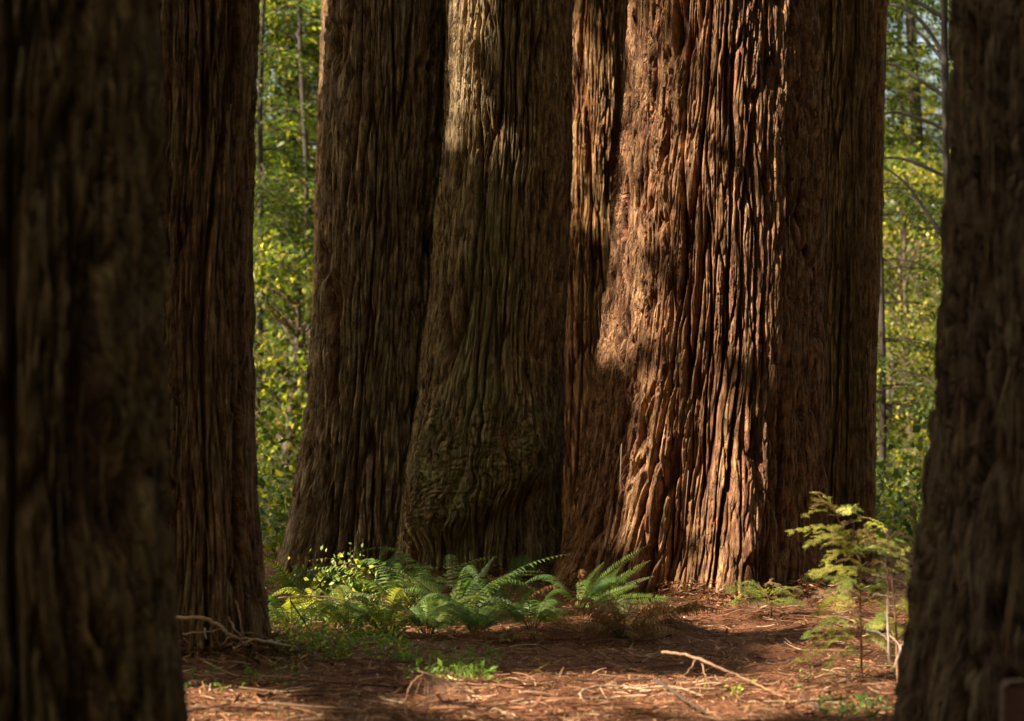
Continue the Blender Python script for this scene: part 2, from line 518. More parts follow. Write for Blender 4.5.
    uv = np.stack([np.stack([u0 + wu[:-1], np.broadcast_to(zz[:-1, None], (nz - 1, n))], -1),
                   np.stack([u1 + wn[:-1], np.broadcast_to(zz[:-1, None], (nz - 1, n))], -1),
                   np.stack([u1 + wn[1:], np.broadcast_to(zz[1:, None], (nz - 1, n))], -1),
                   np.stack([u0 + wu[1:], np.broadcast_to(zz[1:, None], (nz - 1, n))], -1)], 2)
    uv = uv + seed * 3.1
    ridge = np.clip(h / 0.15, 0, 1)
    mo = moss(TH, ZZ) if moss else np.zeros_like(RR)
    mo = np.maximum(mo, B * 0.55)
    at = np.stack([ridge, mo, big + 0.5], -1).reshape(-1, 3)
    loc = np.array([float(np.interp(0, zz, cx)), d, 0.0])
    parent.location = loc
    verts = verts - loc
    # loose fibres peeling from the bark
    fb = MB(); rg = np.random.default_rng(seed + 500)
    for k in range(fibres):
        j = int(rg.integers(0, ncol)); ln = int(rg.uniform(0.12, 0.5) / dz)
        i0 = int(rg.integers(5, len(zz) - 41 - ln))
        m = 8; t = np.linspace(0, 1, m); rows = (i0 + t * ln).astype(int)
        if rg.random() < 0.78: rows = rows[::-1]
        rad = RT[rows, j]; base = np.maximum.accumulate(rad[::-1])[::-1] * 0.5 + rad.max() * 0.5
        rad = base + 0.004 + rg.uniform(0.0, 0.045) * t ** 2.5
        thj = th[j] + rg.normal(0, 0.02) * t / rr0 + rg.normal(0, 0.03) * t ** 3 / rr0
        pt = np.stack([cx[rows] + rad * np.sin(thj), d - rad * np.cos(thj), zz[rows]], 1) - [float(np.interp(0, zz, cx)), d, 0]
        sd = np.stack([np.cos(thj), np.sin(thj), 0 * thj], 1) * (rg.uniform(0.0015, 0.006) * (1.05 - t))[:, None]
        v = np.stack([pt - sd, pt + sd], 1).reshape(-1, 3)
        fb.add(v, [(2 * a, 2 * a + 1, 2 * a + 3, 2 * a + 2) for a in range(m - 1)], np.array([[0.26, 0.15, 0.08], [0.20, 0.10, 0.05], [0.24, 0.18, 0.12]][rg.integers(3)]) * rg.uniform(0.7, 1.2))
    if fibres:
        fo = fb.build('bark_fibres', M_DEAD, parent); fo['kind'] = 'stuff'
    if burl:
        bm = (B[:-1] > 0.5)
        q0, uv0 = q[~bm], uv[~bm]
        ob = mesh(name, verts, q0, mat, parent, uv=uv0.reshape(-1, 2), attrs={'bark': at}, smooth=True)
        bq, buv = q[bm], uv[bm]
        used = np.unique(bq); rm = np.full(len(verts), -1); rm[used] = np.arange(len(used))
        bo = mesh('burl', verts[used], rm[bq], mat, ob, uv=buv.reshape(-1, 2), attrs={'bark': at[used]}, smooth=True)
        bo['label'] = 'swollen mossy burl with wrinkled bark low on the trunk'
        return ob, loc
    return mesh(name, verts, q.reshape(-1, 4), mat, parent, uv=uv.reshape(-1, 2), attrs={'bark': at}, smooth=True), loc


GREENS = np.array([[0.055, 0.085, 0.014], [0.09, 0.12, 0.018], [0.18, 0.185, 0.028], [0.34, 0.285, 0.045], [0.03, 0.055, 0.018]])


def green(n, w=(3, 3, 2, 1, 2)):
    w = np.array(w, float); w /= w.sum()
    return GREENS[RNG.choice(len(GREENS), n, p=w)] * RNG.uniform(0.8, 1.2, (n, 1))


def crown_mesh(parent, z0, z1, rad, n, seed):
    z = z0 + (z1 - z0) * RNG.random(n) ** 1.15
    rr = rad * (1 - 0.75 * (z - z0) / (z1 - z0)) * np.sqrt(RNG.random(n))
    a = RNG.random(n) * 6.283
    lump = 0.75 + 0.5 * pn(np.cos(a) * 1.6 + seed, np.sin(a) * 1.6, z * 0.35)
    p = np.stack([np.cos(a) * rr * lump, np.sin(a) * rr * lump, z - 0.18 * rr], 1)
    size = RNG.uniform(0.35, 0.7, n)
    k = keep_shade(p + np.array(parent.location), size)  # crown thinned where it would block the chosen sun spots
    p, size, a = p[k], size[k], a[k]
    d = np.stack([np.cos(a), np.sin(a), RNG.normal(-0.35, 0.35, len(a))], 1) + RNG.normal(0, 0.4, (len(a), 3))
    d /= np.linalg.norm(d, axis=1)[:, None]
    mb = MB()
    mb.leaves(p - d * size[:, None] * 0.5, d, RNG.normal(0, 0.5, (len(a), 3)) + [0, 0, 1], size, size * 0.6, green(len(a)))
    return mb.build('crown', M_LEAF, parent)


def redwood(label, mat, d, sil, top, seed, crown=True, **kw):
    t = thing('redwood_tree', label, 'tree')
    ob, loc = trunk_mesh('trunk', mat, t, d, sil, top, seed, **kw)
    if crown:
        crown_mesh(t, 14, top + 1.5, 4.4, 4500, seed)
    return t


def gz(t): return lambda z: t


redwood('dark blurred redwood trunk with broad bark strips, nearest to the viewer', M_DARK, 8.7,
        [(0, -114, 141), (200, -116, 144), (400, -120, 151), (500, -124, 155), (600, -130, 160), (721, -138, 171), (800, -146, 187), (870, -160, 203)],
        34, 1, ncol=320, dz=0.012, depth=1.25, spacing=1.3)
redwood('narrow straight redwood trunk with dead twigs lying against its foot', M_BROWN, 15.2,
        [(0, 152, 254), (100, 153, 249), (300, 153, 247), (400, 153, 248), (500, 150, 252), (600, 144, 261), (655, 138, 269)],
        36, 2, ncol=420, dz=0.011, depth=0.8, spacing=0.9)
redwood('grey brown redwood trunk leaning out to a flared foot behind the leafy shrub', M_GREY, 22.0,
        [(0, 332, 455), (100, 328, 453), (200, 324, 451), (300, 319, 450), (400, 311, 449), (480, 300, 448), (540, 291, 448), (590, 279, 450)],
        40, 3, ncol=500, dz=0.012, depth=0.95, lobes=[(-0.9, 0.35, 0.10, 0.1, 1.6), (-0.35, 0.25, -0.07, 0.2, 2.2), (0.1, 0.3, 0.06, 0.1, 1.8)])


def t4_burl(TH, ZZ):
    d = 21.4
    s = np.sin(TH)
    zl = zat(527, d) + (zat(478, d) - zat(527, d)) * sst(-0.55, 0.75, s)     # the lip climbs to one side
    zl = zl + 0.05 * pn(s * 3, s * 0 + 2, ZZ * 0 + 1)
    zt = zat(395, d)
    lat = sst(-1.25, -0.75, TH) * sst(1.0, 0.55, TH)
    m = sst(zl - 0.10, zl + 0.10, ZZ + 0.06 * pn(s * 9, ZZ * 6, 1.0)) * sst(zt + 0.35, zt - 0.35, ZZ) * lat
    prof = sst(zl - 0.24, zl + 0.14, ZZ) * sst(zt + 0.5, zl + 0.2, ZZ)
    bulge = 0.20 * prof * lat - 0.03 * sst(zl + 0.02, zl - 0.12, ZZ) * sst(-0.2, 0.35, ZZ) * lat
    return m, bulge


redwood('mossy redwood trunk with a swollen burl above the ferns', M_MOSS, 21.4,
        [(0, 449, 568), (100, 448, 569), (150, 446, 568), (200, 442, 567), (250, 438, 565), (300, 434, 562), (361, 426, 559), (411, 420, 560), (461, 412, 558), (511, 404, 557), (561, 398, 557), (600, 394, 558)],
        42, 4, ncol=560, dz=0.011, depth=0.9, burl=t4_burl, spacing=0.85,
        moss=lambda t, z: sst(0.9, -0.2, np.abs(t + 0.2)) * 0.8 * sst(4.6, 2.8, z))
redwood('slim redwood trunk in the gap between the burl tree and the giant rust red tree', M_TAN, 26.0,
        [(0, 561, 634), (200, 560, 633), (400, 556, 633), (520, 552, 634), (590, 546, 640)], 38, 5, ncol=320, dz=0.014, depth=0.6, spacing=0.9)


T6_D = 20.8
redwood('giant rust red redwood trunk, sunlit, with folded buttresses spreading at its foot', M_RED, T6_D,
        [(0, 634, 813), (100, 629, 814), (150, 622, 815), (200, 617, 815), (260, 614, 816), (300, 610, 818), (361, 603, 820), (411, 595, 821), (461, 587, 823), (511, 576, 826), (551, 565, 829), (590, 548, 834), (615, 534, 838)],
        46, 6, ncol=720, dz=0.010, depth=1.15,
        lobes=[(lambda z: -0.10 - 0.10 * sst(2.8, 0.0, z), 0.16, -0.22, 0.5, 2.9), (lambda z: 0.24 + 0.05 * sst(2.5, 0, z), 0.22, 0.16, 0.3, 2.7),
               (-0.55, 0.25, 0.15, 0.0, 2.0), (0.62, 0.20, -0.10, 0.2, 2.4), (-0.92, 0.16, -0.08, 0.0, 1.2), (-0.32, 0.10, -0.06, 0.0, 1.5), (0.42, 0.08, -0.06, 0.0, 1.3)])
redwood('olive tan redwood trunk pressed close behind the giant rust red tree', M_TAN, 24.3,
        [(0, 800, 884), (200, 800, 880), (360, 798, 874), (460, 797, 873), (520, 796, 873), (590, 792, 876)], 40, 7, ncol=360, dz=0.013, depth=0.6,
        moss=lambda t, z: sst(1.15, 0.55, t) * 0.8, spacing=0.8)
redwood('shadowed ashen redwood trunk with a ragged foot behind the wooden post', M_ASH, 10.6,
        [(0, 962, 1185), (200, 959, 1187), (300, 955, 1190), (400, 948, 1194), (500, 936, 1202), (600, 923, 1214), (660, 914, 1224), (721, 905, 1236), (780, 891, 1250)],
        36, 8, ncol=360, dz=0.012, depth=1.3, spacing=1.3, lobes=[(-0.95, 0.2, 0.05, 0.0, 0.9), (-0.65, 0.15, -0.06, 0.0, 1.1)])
redwood('mostly hidden redwood trunk edging out behind the grey brown flared tree', M_BROWN, 27.0,
        [(0, 323, 400), (300, 316, 398), (450, 308, 396), (560, 298, 396), (590, 292, 398)], 38, 9, ncol=200, dz=0.022, depth=0.8)

# ------------------------------------------------------------------ surrounding wood: unseen, added out of the frame to shade the grove
def unseen_shade_wood():
    mb = MB()
    # canopy added on the sun side, holed to light the chosen spots
    n = 36000
    tgt = np.stack([RNG.uniform(-5.5, 6, n), RNG.uniform(6, 29, n), RNG.uniform(0, 7, n)], 1)
    t = RNG.uniform(16, 34, n)
    p = tgt + SUN[None] * t[:, None]
    size = RNG.uniform(0.35, 0.75, n)
    k = keep_shade(p, size) & (p[:, 2] > 10)
    p, size = p[k], size[k]
    m = len(p); d = RNG.normal(0, 1, (m, 3)); d /= np.linalg.norm(d, axis=1)[:, None]
    mb.leaves(p - d * size[:, None] * 0.5, d, SUN[None] * 1.0 + RNG.normal(0, 0.6, (m, 3)), size, size * 0.75, green(m), 0)
    n = 6000  # small unseen sprays added across the holes to dapple the sun
    tgt = np.stack([RNG.uniform(-5.5, 6, n), RNG.uniform(6, 29, n), RNG.uniform(0, 7, n)], 1)
    p = tgt + SUN[None] * RNG.uniform(15, 30, n)[:, None]
    p = p[p[:, 2] > 10]; m = len(p); size = RNG.uniform(0.12, 0.36, m)
    mb.leaves(p, RNG.normal(0, 1, (m, 3)), SUN[None] * 1.0 + RNG.normal(0, 0.6, (m, 3)), size, size * 0.6, green(m), 0)
    # high canopy added over the far wood to lay patchy shade on it
    n = 15000
    p = np.stack([RNG.uniform(-55, 6, n), RNG.uniform(14, 105, n), RNG.uniform(19, 30, n)], 1)
    k = (pn(p[:, 0] * 0.17, p[:, 1] * 0.17, 2.2) + 0.5 * pn(p[:, 0] * 0.5, p[:, 1] * 0.5, 7.7) > 0.13)
    size = RNG.uniform(0.7, 1.3, n); k &= keep_shade(p, size) & (p[:, 2] > 4 + 0.18 * p[:, 1])
    p, size = p[k], size[k]; m = len(p)
    mb.leaves(p, RNG.normal(0, 1, (m, 3)), SUN[None] * 1.0 + RNG.normal(0, 0.6, (m, 3)), size, size * 0.75, green(m), 0)
    # belts of foliage added beside and behind the viewer, and overhead, to dim the trunks
    n = 26000
    a = RNG.uniform(R(150), R(390), n); rad = RNG.uniform(14, 34, n)
    p = np.stack([np.cos(a) * rad, 8 + np.sin(a) * rad, RNG.uniform(0.0, 26, n) ** 1.0], 1)
    size = RNG.uniform(0.8, 1.5, n)
    k = keep_shade(p, size) & ((p[:, 1] < -3) | (np.abs(p[:, 0]) > 5 + 0.35 * np.maximum(p[:, 1], 0)))
    p, size = p[k], size[k]; m = len(p); d = RNG.normal(0, 1, (m, 3)); d /= np.linalg.norm(d, axis=1)[:, None]
    mb.leaves(p - d * size[:, None] * 0.5, d, RNG.normal(0, 1, (m, 3)), size, size * 0.75, green(m), 0)
    for i in range(26):
        an = R(random.uniform(160, 380)); ra = random.uniform(16, 34)
        x, y = math.cos(an) * ra, 8 + math.sin(an) * ra
        if y > -3 and abs(x) < 5 + 0.35 * max(y, 0): continue
        q = np.array([x, y, 10.0]); r0 = random.uniform(0.25, 0.5)
        bb = np.hypot(LIT[:, 0] - q @ E1, 0)
        if bb.min() < r0 + 0.2: continue
        mb.tube([[x, y, -0.3], [x, y, 2], [x, y, 14], [x, y, 30]], [r0 * 1.5, r0, r0 * 0.8, 0.1], (0.12, 0.065, 0.035), 1, n=12)
    o = mb.build('shade_wood', [M_LEAF, M_WOOD])
    tag(o, 'unseen surrounding wood added to shade the grove', kind='stuff')


unseen_shade_wood()


# ------------------------------------------------------------------ trees beyond the grove
def conifer(mb_t, mb_c, base, h, r0, seed, spread=2.6, n_br=90, z_first=1.5, leaf=0.10, dens=1.0, cw=(3, 3, 3, 2, 2), dead=0):
    rg = np.random.default_rng(seed)
    base = np.asarray(base, float)
    lean = rg.normal(0, 0.022, 2)
    zz = np.linspace(-0.2, h, 12)
    pts = np.stack([base[0] + lean[0] * zz + 0.03 * np.sin(zz + seed), base[1] + lean[1] * zz, base[2] + zz], 1)
    mb_t.tube(pts, r0 * (1 - 0.92 * np.clip(zz / h, 0, 1)), (0.030, 0.020, 0.012), 0, n=9, wob=0.04)
    for i in range(n_br):
        f = rg.random() ** 1.0
        z = z_first + (h * 0.97 - z_first) * f
        L = spread * (1 - 0.8 * f) * rg.uniform(0.5, 1.1)
        a = rg.uniform(0, 6.283)
        s = np.array([np.cos(a), np.sin(a), 0])
        p0 = np.array([np.interp(z, zz, pts[:, 0]), np.interp(z, zz, pts[:, 1]), base[2] + z])
        drop = rg.uniform(0.15, 0.6)
        p1 = p0 + s * L * 0.55 + [0, 0, 0.10 * L]; p2 = p0 + s * L + [0, 0, -drop * L]
        pp = bez(p0, p1, p2, 7)
        mb_t.tube(pp, np.linspace(0.014, 0.003, 7) * (0.5 + L / 3), (0.04, 0.026, 0.015), 0, n=4)
        m = int(85 * L * dens)
        t = np.sqrt(rg.uniform(0.03, 1, m))
        q = (1 - t)[:, None] ** 2 * p0 + (2 * t * (1 - t))[:, None] * p1 + (t * t)[:, None] * p2
        side = np.cross(s, [0, 0, 1])
        off = rg.normal(0, 0.17 * L ** 0.5, m)[:, None] * side + np.stack([np.zeros(m), np.zeros(m), -np.abs(rg.normal(0, 0.10, m))], 1)
        q = q + off
        d = s[None] * 0.6 + np.sign(off @ side)[:, None] * side * 0.7 + rg.normal(0, 0.35, (m, 3)) + [0, 0, -0.25]
        tone = rg.choice([0.55, 0.85, 1.1, 1.5])
        mb_c.leaves(q, d, rg.normal(0, 0.35, (m, 3)) + [0, 0, 1], rg.uniform(0.8, 1.6, m) * leaf, rg.uniform(0.7, 1.3, m) * leaf * 0.4, green(m, cw) * tone)


def broadleaf(mb_t, mb_c, base, h, r0, seed, spread=2.2, n_cl=60, leaf=0.085, cw=(3, 3, 3, 1.6, 2.5), z0=0.3):
    rg = np.random.default_rng(seed)
    base = np.asarray(base, float)
    zz = np.linspace(-0.2, h * 0.9, 9)
    cur = np.stack([base[0] + 0.15 * np.sin(zz * 0.7 + seed), base[1] + 0.1 * np.cos(zz * 0.6), base[2] + zz], 1)
    mb_t.tube(cur, r0 * (1 - 0.85 * np.clip(zz / h, 0, 1)), (0.07, 0.05, 0.03), 0, n=8, wob=0.05)
    for i in range(n_cl):
        z = rg.uniform(z0 * h, h); a = rg.uniform(0, 6.283)
        rad = spread * math.sin(max(0.1, min(1, (z / h - z0 * 0.6) / (1 - z0 * 0.6))) * 2.9) * rg.uniform(0.3, 1) ** 0.6
        c = base + [math.cos(a) * rad, math.sin(a) * rad, z]
        zs = max(0.2, z - rad * 0.6)
        p0 = np.array([np.interp(zs, zz, cur[:, 0]), np.interp(zs, zz, cur[:, 1]), base[2] + zs])
        mb_t.tube(bez(p0, (p0 + c) / 2 + [0, 0, 0.2], c, 5), np.linspace(0.02, 0.004, 5), (0.09, 0.06, 0.035), 0, n=4)
        m = rg.integers(60, 140); sg = rg.uniform(0.2, 0.42)
        q = c + rg.normal(0, 1, (m, 3)) * [sg, sg, sg * 0.55]
        tone = rg.choice([0.5, 0.8, 1.1, 1.6])
        mb_c.leaves(q, rg.normal(0, 1, (m, 3)) + [0, 0, -0.3], rg.normal(0, 0.6, (m, 3)) + [0, 0, 1], rg.uniform(0.7, 1.3, m) * leaf, rg.uniform(0.6, 1.0, m) * leaf * 0.6, green(m, cw) * tone)


def far_tree(kind, px, d, h, r0, seed, label, name, **kw):
    x = (px - 512) / F * d
    base = np.array([x, d, float(ground_z(x, d))])
    t = thing(name, label, 'tree', base, group='trees beyond the grove')
    a, b = MB(), MB()
    (conifer if kind == 'c' else broadleaf)(a, b, base, h, r0, seed, **kw)
    a.build('trunk', M_WOOD, t, smooth=True, origin=base); b.build('crown', M_LEAF, t, origin=base)
    return t


gapA = 'in the gap beside the narrow straight trunk'
gapB = 'in the gap beside the ashen trunk'
DK = (6, 3, 2, 0.5, 4); MX = (3, 3, 3, 2, 3)
far_tree('c', 284, 46, 20, 0.10, 21, 'slender conifer with drooping dark green sprays ' + gapA, 'conifer_tree', spread=2.6, n_br=260, z_first=1.2, dens=2.2, cw=DK)
far_tree('c', 304, 57, 24, 0.13, 22, 'taller conifer behind the slender drooping one ' + gapA, 'conifer_tree', spread=3.2, n_br=220, z_first=0.6, dens=1.5, cw=MX)
far_tree('c', 256, 40, 15, 0.075, 23, 'thin dark conifer pole ' + gapA, 'conifer_tree', spread=1.9, n_br=120, z_first=2.5, dens=1.6, cw=DK)
far_tree('b', 288, 62, 7, 0.14, 24, 'yellow green broadleaf tree glowing low ' + gapA, 'broadleaf_tree', spread=2.2, n_cl=60, cw=(2, 3, 3, 2, 2))
far_tree('b', 262, 50, 4.5, 0.08, 29, 'small bright broadleaf sapling near the ground ' + gapA, 'broadleaf_tree', spread=1.4, n_cl=30, cw=(2, 3, 3, 2, 2))
far_tree('c', 880, 36, 16, 0.06, 25, 'thin dark conifer with bare arching limbs ' + gapB, 'conifer_tree', spread=2.0, n_br=120, z_first=1.6, dens=1.7, cw=DK)
far_tree('c', 928, 52, 22, 0.2, 26, 'dark green conifer half hidden by the ashen trunk ' + gapB, 'conifer_tree', spread=3.2, n_br=280, z_first=0.8, dens=2.2, cw=DK)
far_tree('b', 908, 48, 5.5, 0.12, 27, 'sunlit yellow green broadleaf tree at middle height ' + gapB, 'broadleaf_tree', spread=2.2, n_cl=60, cw=(2, 3, 3, 3, 2))
far_tree('c', 912, 64, 24, 0.13, 28, 'farthest conifer closing the view ' + gapB, 'conifer_tree', spread=3.2, n_br=200, z_first=0.8, dens=1.5, cw=MX)
far_tree('b', 912, 44, 6.2, 0.08, 33, 'tallest golden leaved broadleaf tree ' + gapB, 'broadleaf_tree', spread=1.7, n_cl=60, z0=0.45, cw=(1, 2, 3, 4, 1))
far_tree('b', 890, 42, 3.2, 0.06, 30, 'low bright bushy broadleaf tree at ground level ' + gapB, 'broadleaf_tree', spread=1.5, n_cl=40, cw=(2, 3, 3, 2, 2))


def limb_tree():
    d = 33
    base = np.array([(948 - 512) / F * d, d, 0.0])
    t = thing('dead_tree', 'dead pole with long dark arching limbs ' + gapB, 'tree', base, group='trees beyond the grove')
    a = MB()
    x = base[0]
    a.tube([[x, d, -0.2], [x + 0.02, d, 3], [x - 0.03, d, 7], [x, d, 11]], [0.07, 0.06, 0.05, 0.02], (0.022, 0.016, 0.010), n=8, wob=0.05)
    a.build('trunk', M_WOOD, t, smooth=True, origin=base)
    for pl in ([(948, 20), (915, 0), (890, -22)], [(948, 60), (920, 20), (895, 5), (878, 6)], [(948, 98), (920, 80), (898, 66), (876, 62)],
               [(948, 178), (918, 164), (898, 158), (876, 158)], [(948, 242), (926, 212), (908, 186), (884, 166)], [(948, 130), (918, 118), (892, 112), (874, 120)],
               [(948, 66), (926, 40), (912, 25), (906, 0)]):
        b = MB(); pts = smooth_path([P(px, py, d + 0.3 * i) for i, (px, py) in enumerate(pl)], 5)
        b.tube(pts, np.linspace(0.035, 0.012, len(pts)), (0.018, 0.012, 0.008), n=5, wob=0.1)
        b.build('limb', M_WOOD, t, smooth=True, origin=base)


limb_tree()


def far_forest():
    a = MB()
    rg = np.random.default_rng(99)

    class Two:      # trunks into slot 1
        def __init__(s, m): s.m = m
        def tube(s, p, r, c, m=0, n=6, wob=0.0): a.tube(p, r, c, 1, n, wob)
        def leaves(s, *k): a.leaves(*k)
    w = Two(a)
    k = 0
    for i in range(64):
        y = rg.uniform(36, 115); x = rg.uniform(-0.42, 0.42) * y
        if rg.random() < 0.78:
            conifer(w, w, (x, y, 0), rg.uniform(14, 26), rg.uniform(0.06, 0.16), 200 + i, spread=rg.uniform(2.2, 3.6), n_br=110, z_first=0.4, leaf=0.17, dens=0.75, cw=(5, 3, 2.5, 1, 4))
        else:
            broadleaf(w, w, (x, y, 0), rg.uniform(4, 9), 0.12, 200 + i, spread=rg.uniform(2, 3.2), n_cl=70, leaf=0.13)
    # leafy brush under them
    n = 30000
    y = rg.uniform(29, 110, n); x = rg.uniform(-0.4, 0.4, n) * y
    z = np.abs(rg.normal(0, 0.9, n)) * (0.6 + 0.8 * (pn(x * 0.3, y * 0.3, 2.0) + 0.5))
    p = np.stack([x, y, z], 1)
    a.leaves(p, rg.normal(0, 1, (n, 3)), rg.normal(0, 0.5, (n, 3)) + [0, 0, 1], rg.uniform(0.10, 0.24, n), rg.uniform(0.06, 0.14, n), green(n, (3, 3, 3, 1.2, 3)))
    n = 52000
    y = rg.uniform(25, 62, n); r_ = np.where(rg.random(n) < 0.5, rg.uniform(-0.2, -0.065, n), rg.uniform(0.13, 0.27, n)); x = r_ * y
    z = np.abs(rg.normal(0, 0.55, n)) * np.clip(0.9 + 1.6 * pn(x * 0.6, y * 0.35, 6.0), 0.15, 2.0) + 0.02
    p = np.stack([x, y, z], 1)
    a.leaves(p, rg.normal(0, 1, (n, 3)), rg.normal(0, 0.5, (n, 3)) + [0, 0, 1], rg.uniform(0.06, 0.16, n), rg.uniform(0.04, 0.09, n), green(n, (3, 3, 3, 1.2, 3)))
    # far wall of trees, thick and uneven
    n = 26000
    y = rg.uniform(115, 170, n); x = rg.uniform(-0.45, 0.45, n) * y
    top = 17 + 13 * pn(x * 0.11, y * 0.05, 5.5) + 9 * pn(x * 0.4, y * 0.2, 8.8)
    z = top * rg.random(n) ** 0.8
    p = np.stack([x, y, z], 1)
    a.leaves(p, rg.normal(0, 1, (n, 3)), rg.normal(0, 0.6, (n, 3)) + [0, 0, 1], rg.uniform(0.7, 1.6, n), rg.uniform(0.5, 0.9, n), green(n, (2, 3, 3, 3, 1)))
    o = a.build('forest', [M_LEAF, M_WOOD])
    tag(o, 'blurred sunlit forest filling the distance behind the grove', kind='stuff')


far_forest()


# ------------------------------------------------------------------ ferns
def frond_mb(p0, p1, p2, width, col, nrm, n_pin=30, curl=0.15, dead=False, rach=(0.10, 0.085, 0.03)):
    mb = MB()
    pts = bez(p0, p1, p2, 22)
    L = np.linalg.norm(np.diff(pts, axis=0), axis=1).sum()
    mb.tube(pts, np.linspace(0.0035, 0.001, 22), rach, n=4)
    t = np.linspace(0.14, 0.995, n_pin)
    q = (1 - t)[:, None] ** 2 * p0 + (2 * t * (1 - t))[:, None] * p1 + (t * t)[:, None] * p2
    T = 2 * (1 - t)[:, None] * (p1 - p0) + 2 * t[:, None] * (p2 - p1); T /= np.linalg.norm(T, axis=1)[:, None]
    nn = np.asarray(nrm, float)[None] - (T @ np.asarray(nrm, float))[:, None] * T
    nn /= np.linalg.norm(nn, axis=1)[:, None] + 1e-9
    S = np.cross(T, nn)
    prof = width * np.clip(np.minimum((t - 0.05) / 0.22, 1), 0, 1) ** 0.6 * (1 - ((t - 0.3).clip(0) / 0.7) ** 1.7) + 0.004
    wd = min(L / n_pin * 0.72, 0.016)
    for sgn in (-1, 1):
        m = len(t)
        jit = RNG.normal(0, 0.06 if not dead else 0.35, (m, 3))
        d = S * sgn + T * (0.32 + 0.25 * t[:, None]) - nn * (curl + 0.1 * RNG.random((m, 1))) + jit
        keep = RNG.random(m) > (0.04 if not dead else 0.2)
        ln = prof * RNG.uniform(0.88, 1.08, m)
        # a pinna: two joined blades so that it bends
        d = d / np.linalg.norm(d, axis=1)[:, None]
        side = T
        a0 = q; droop = nn * (ln[:, None] * (0.12 + curl * 0.6))
        mid = q + d * ln[:, None] * 0.5; tip = q + d * ln[:, None] - droop
        w = wd * (0.6 + 0.4 * (1 - t))[:, None]
        v = np.stack([a0 - side * w * .38, a0 + side * w * .38, mid + side * w * .52, mid - side * w * .40, tip + side * w * .06, tip - side * w * .06], 1)[keep]
        cc = np.repeat(np.asarray(col)[None] * RNG.uniform(0.8, 1.2, (keep.sum(), 1)), 6, axis=0)
        k = keep.sum()
        base = np.arange(k)[:, None] * 6
        qd = np.concatenate([base + [0, 1, 2, 3], base + [3, 2, 4, 5]])
        mb.add(v.reshape(-1, 3), qd, cc)
    return mb


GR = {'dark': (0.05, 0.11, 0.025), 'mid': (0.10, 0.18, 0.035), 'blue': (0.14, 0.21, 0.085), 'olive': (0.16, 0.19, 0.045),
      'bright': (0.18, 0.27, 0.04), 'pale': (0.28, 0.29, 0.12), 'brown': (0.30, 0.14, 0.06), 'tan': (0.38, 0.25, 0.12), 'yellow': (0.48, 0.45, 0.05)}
CAMW = np.array([0, -1.0, 0])


def fern(label, crown_px, d, fronds, group='sword ferns under the redwoods', cat='fern', name='sword_fern', mat=None):
    base = P(*crown_px, d); base[2] = float(ground_z(base[0], d))
    t = thing(name, label, cat, base, group=group)
    for fr in fronds:
        (b, c, e, col, w, face) = fr[:6]
        dd = fr[6] if len(fr) > 6 else 0.0            # how far the tip comes forward
        p0 = P(*b, d + 0.0); p1 = P(*c, d + dd * 0.5); p2 = P(*e, d + dd)
        n = np.array([0, 0, 1.0]) * (1 - face) + CAMW * face + RNG.normal(0, 0.15, 3)
        dead = col in ('brown', 'tan')
        o = frond_mb(p0, p1, p2, w, GR[col], n, n_pin=fr[7] if len(fr) > 7 else 30, dead=dead, curl=0.15 if not dead else 0.5).build('frond', M_DEAD if dead else M_FERN, t, origin=base)
        if dead: o['label'] = 'withered brown frond'
    # crown of old stubs, and the rest of the rosette
    return t


def rosette(t, d, base_px, n, L, colrs, w, spread=1.0, seed=0, rise=1.0):
    rg = np.random.default_rng(seed)
    b = np.array(t.location)
    for i in range(n):
        a = 6.283 * (i + rg.uniform(-0.3, 0.3)) / n
        s = np.array([math.cos(a), math.sin(a) * 0.8, 0])
        ll = L * rg.uniform(0.7, 1.1); up = rg.uniform(0.45, 0.95) * rise
        p0 = b + s * 0.03 + [0, 0, 0.02]; p1 = b + s * ll * 0.35 * spread + [0, 0, ll * up]; p2 = b + s * ll * 0.9 * spread + [0, 0, ll * rg.uniform(0.05, 0.6) * rise]
        c = colrs[rg.integers(len(colrs))]
        nrm = np.array([0, 0, 1.0]) + rg.normal(0, 0.25, 3) - s * 0.2
        dead = c in ('brown', 'tan')
        frond_mb(p0, p1, p2, w * rg.uniform(0.8, 1.1), np.array(GR[c]) * rg.uniform(0.8, 1.15), nrm, n_pin=26, dead=dead, curl=0.5 if dead else 0.2).build('frond', M_DEAD if dead else M_FERN, t, origin=b)


f = fern('broad sword fern with blue green fronds spilling before the burl', (455, 615), 17.4, [
    ((446, 606), (424, 576), (389, 583), 'olive', 0.075, 0.75, -0.1, 30), ((460, 604), (474, 585), (494, 557), 'blue', 0.045, 0.7),
    ((452, 604), (458, 590), (464, 579), 'olive', 0.05, 0.8), ((478, 610), (440, 612), (420, 660), 'blue', 0.075, 0.75, -0.5, 34),
    ((508, 612), (470, 616), (450, 648), 'mid', 0.06, 0.7, -0.5), ((470, 612), (500, 594), (524, 616), 'blue', 0.06, 0.8, -0.3),
    ((455, 615), (430, 605), (415, 640), 'mid', 0.07, 0.8, -0.3), ((450, 615), (425, 600), (404, 618), 'dark', 0.07, 0.75, -0.1),
    ((465, 610), (450, 590), (440, 620), 'mid', 0.07, 0.75, -0.3), ((470, 612), (462, 600), (448, 660), 'dark', 0.06, 0.8, -0.6),
    ((440, 600), (436, 590), (425, 612), 'dark', 0.06, 0.8, 0.1), ((480, 605), (470, 580), (455, 590), 'olive', 0.05, 0.7, 0.2)])
rosette(f, 17.4, None, 18, 0.86, ['mid', 'blue', 'olive', 'mid'], 0.075, seed=1)
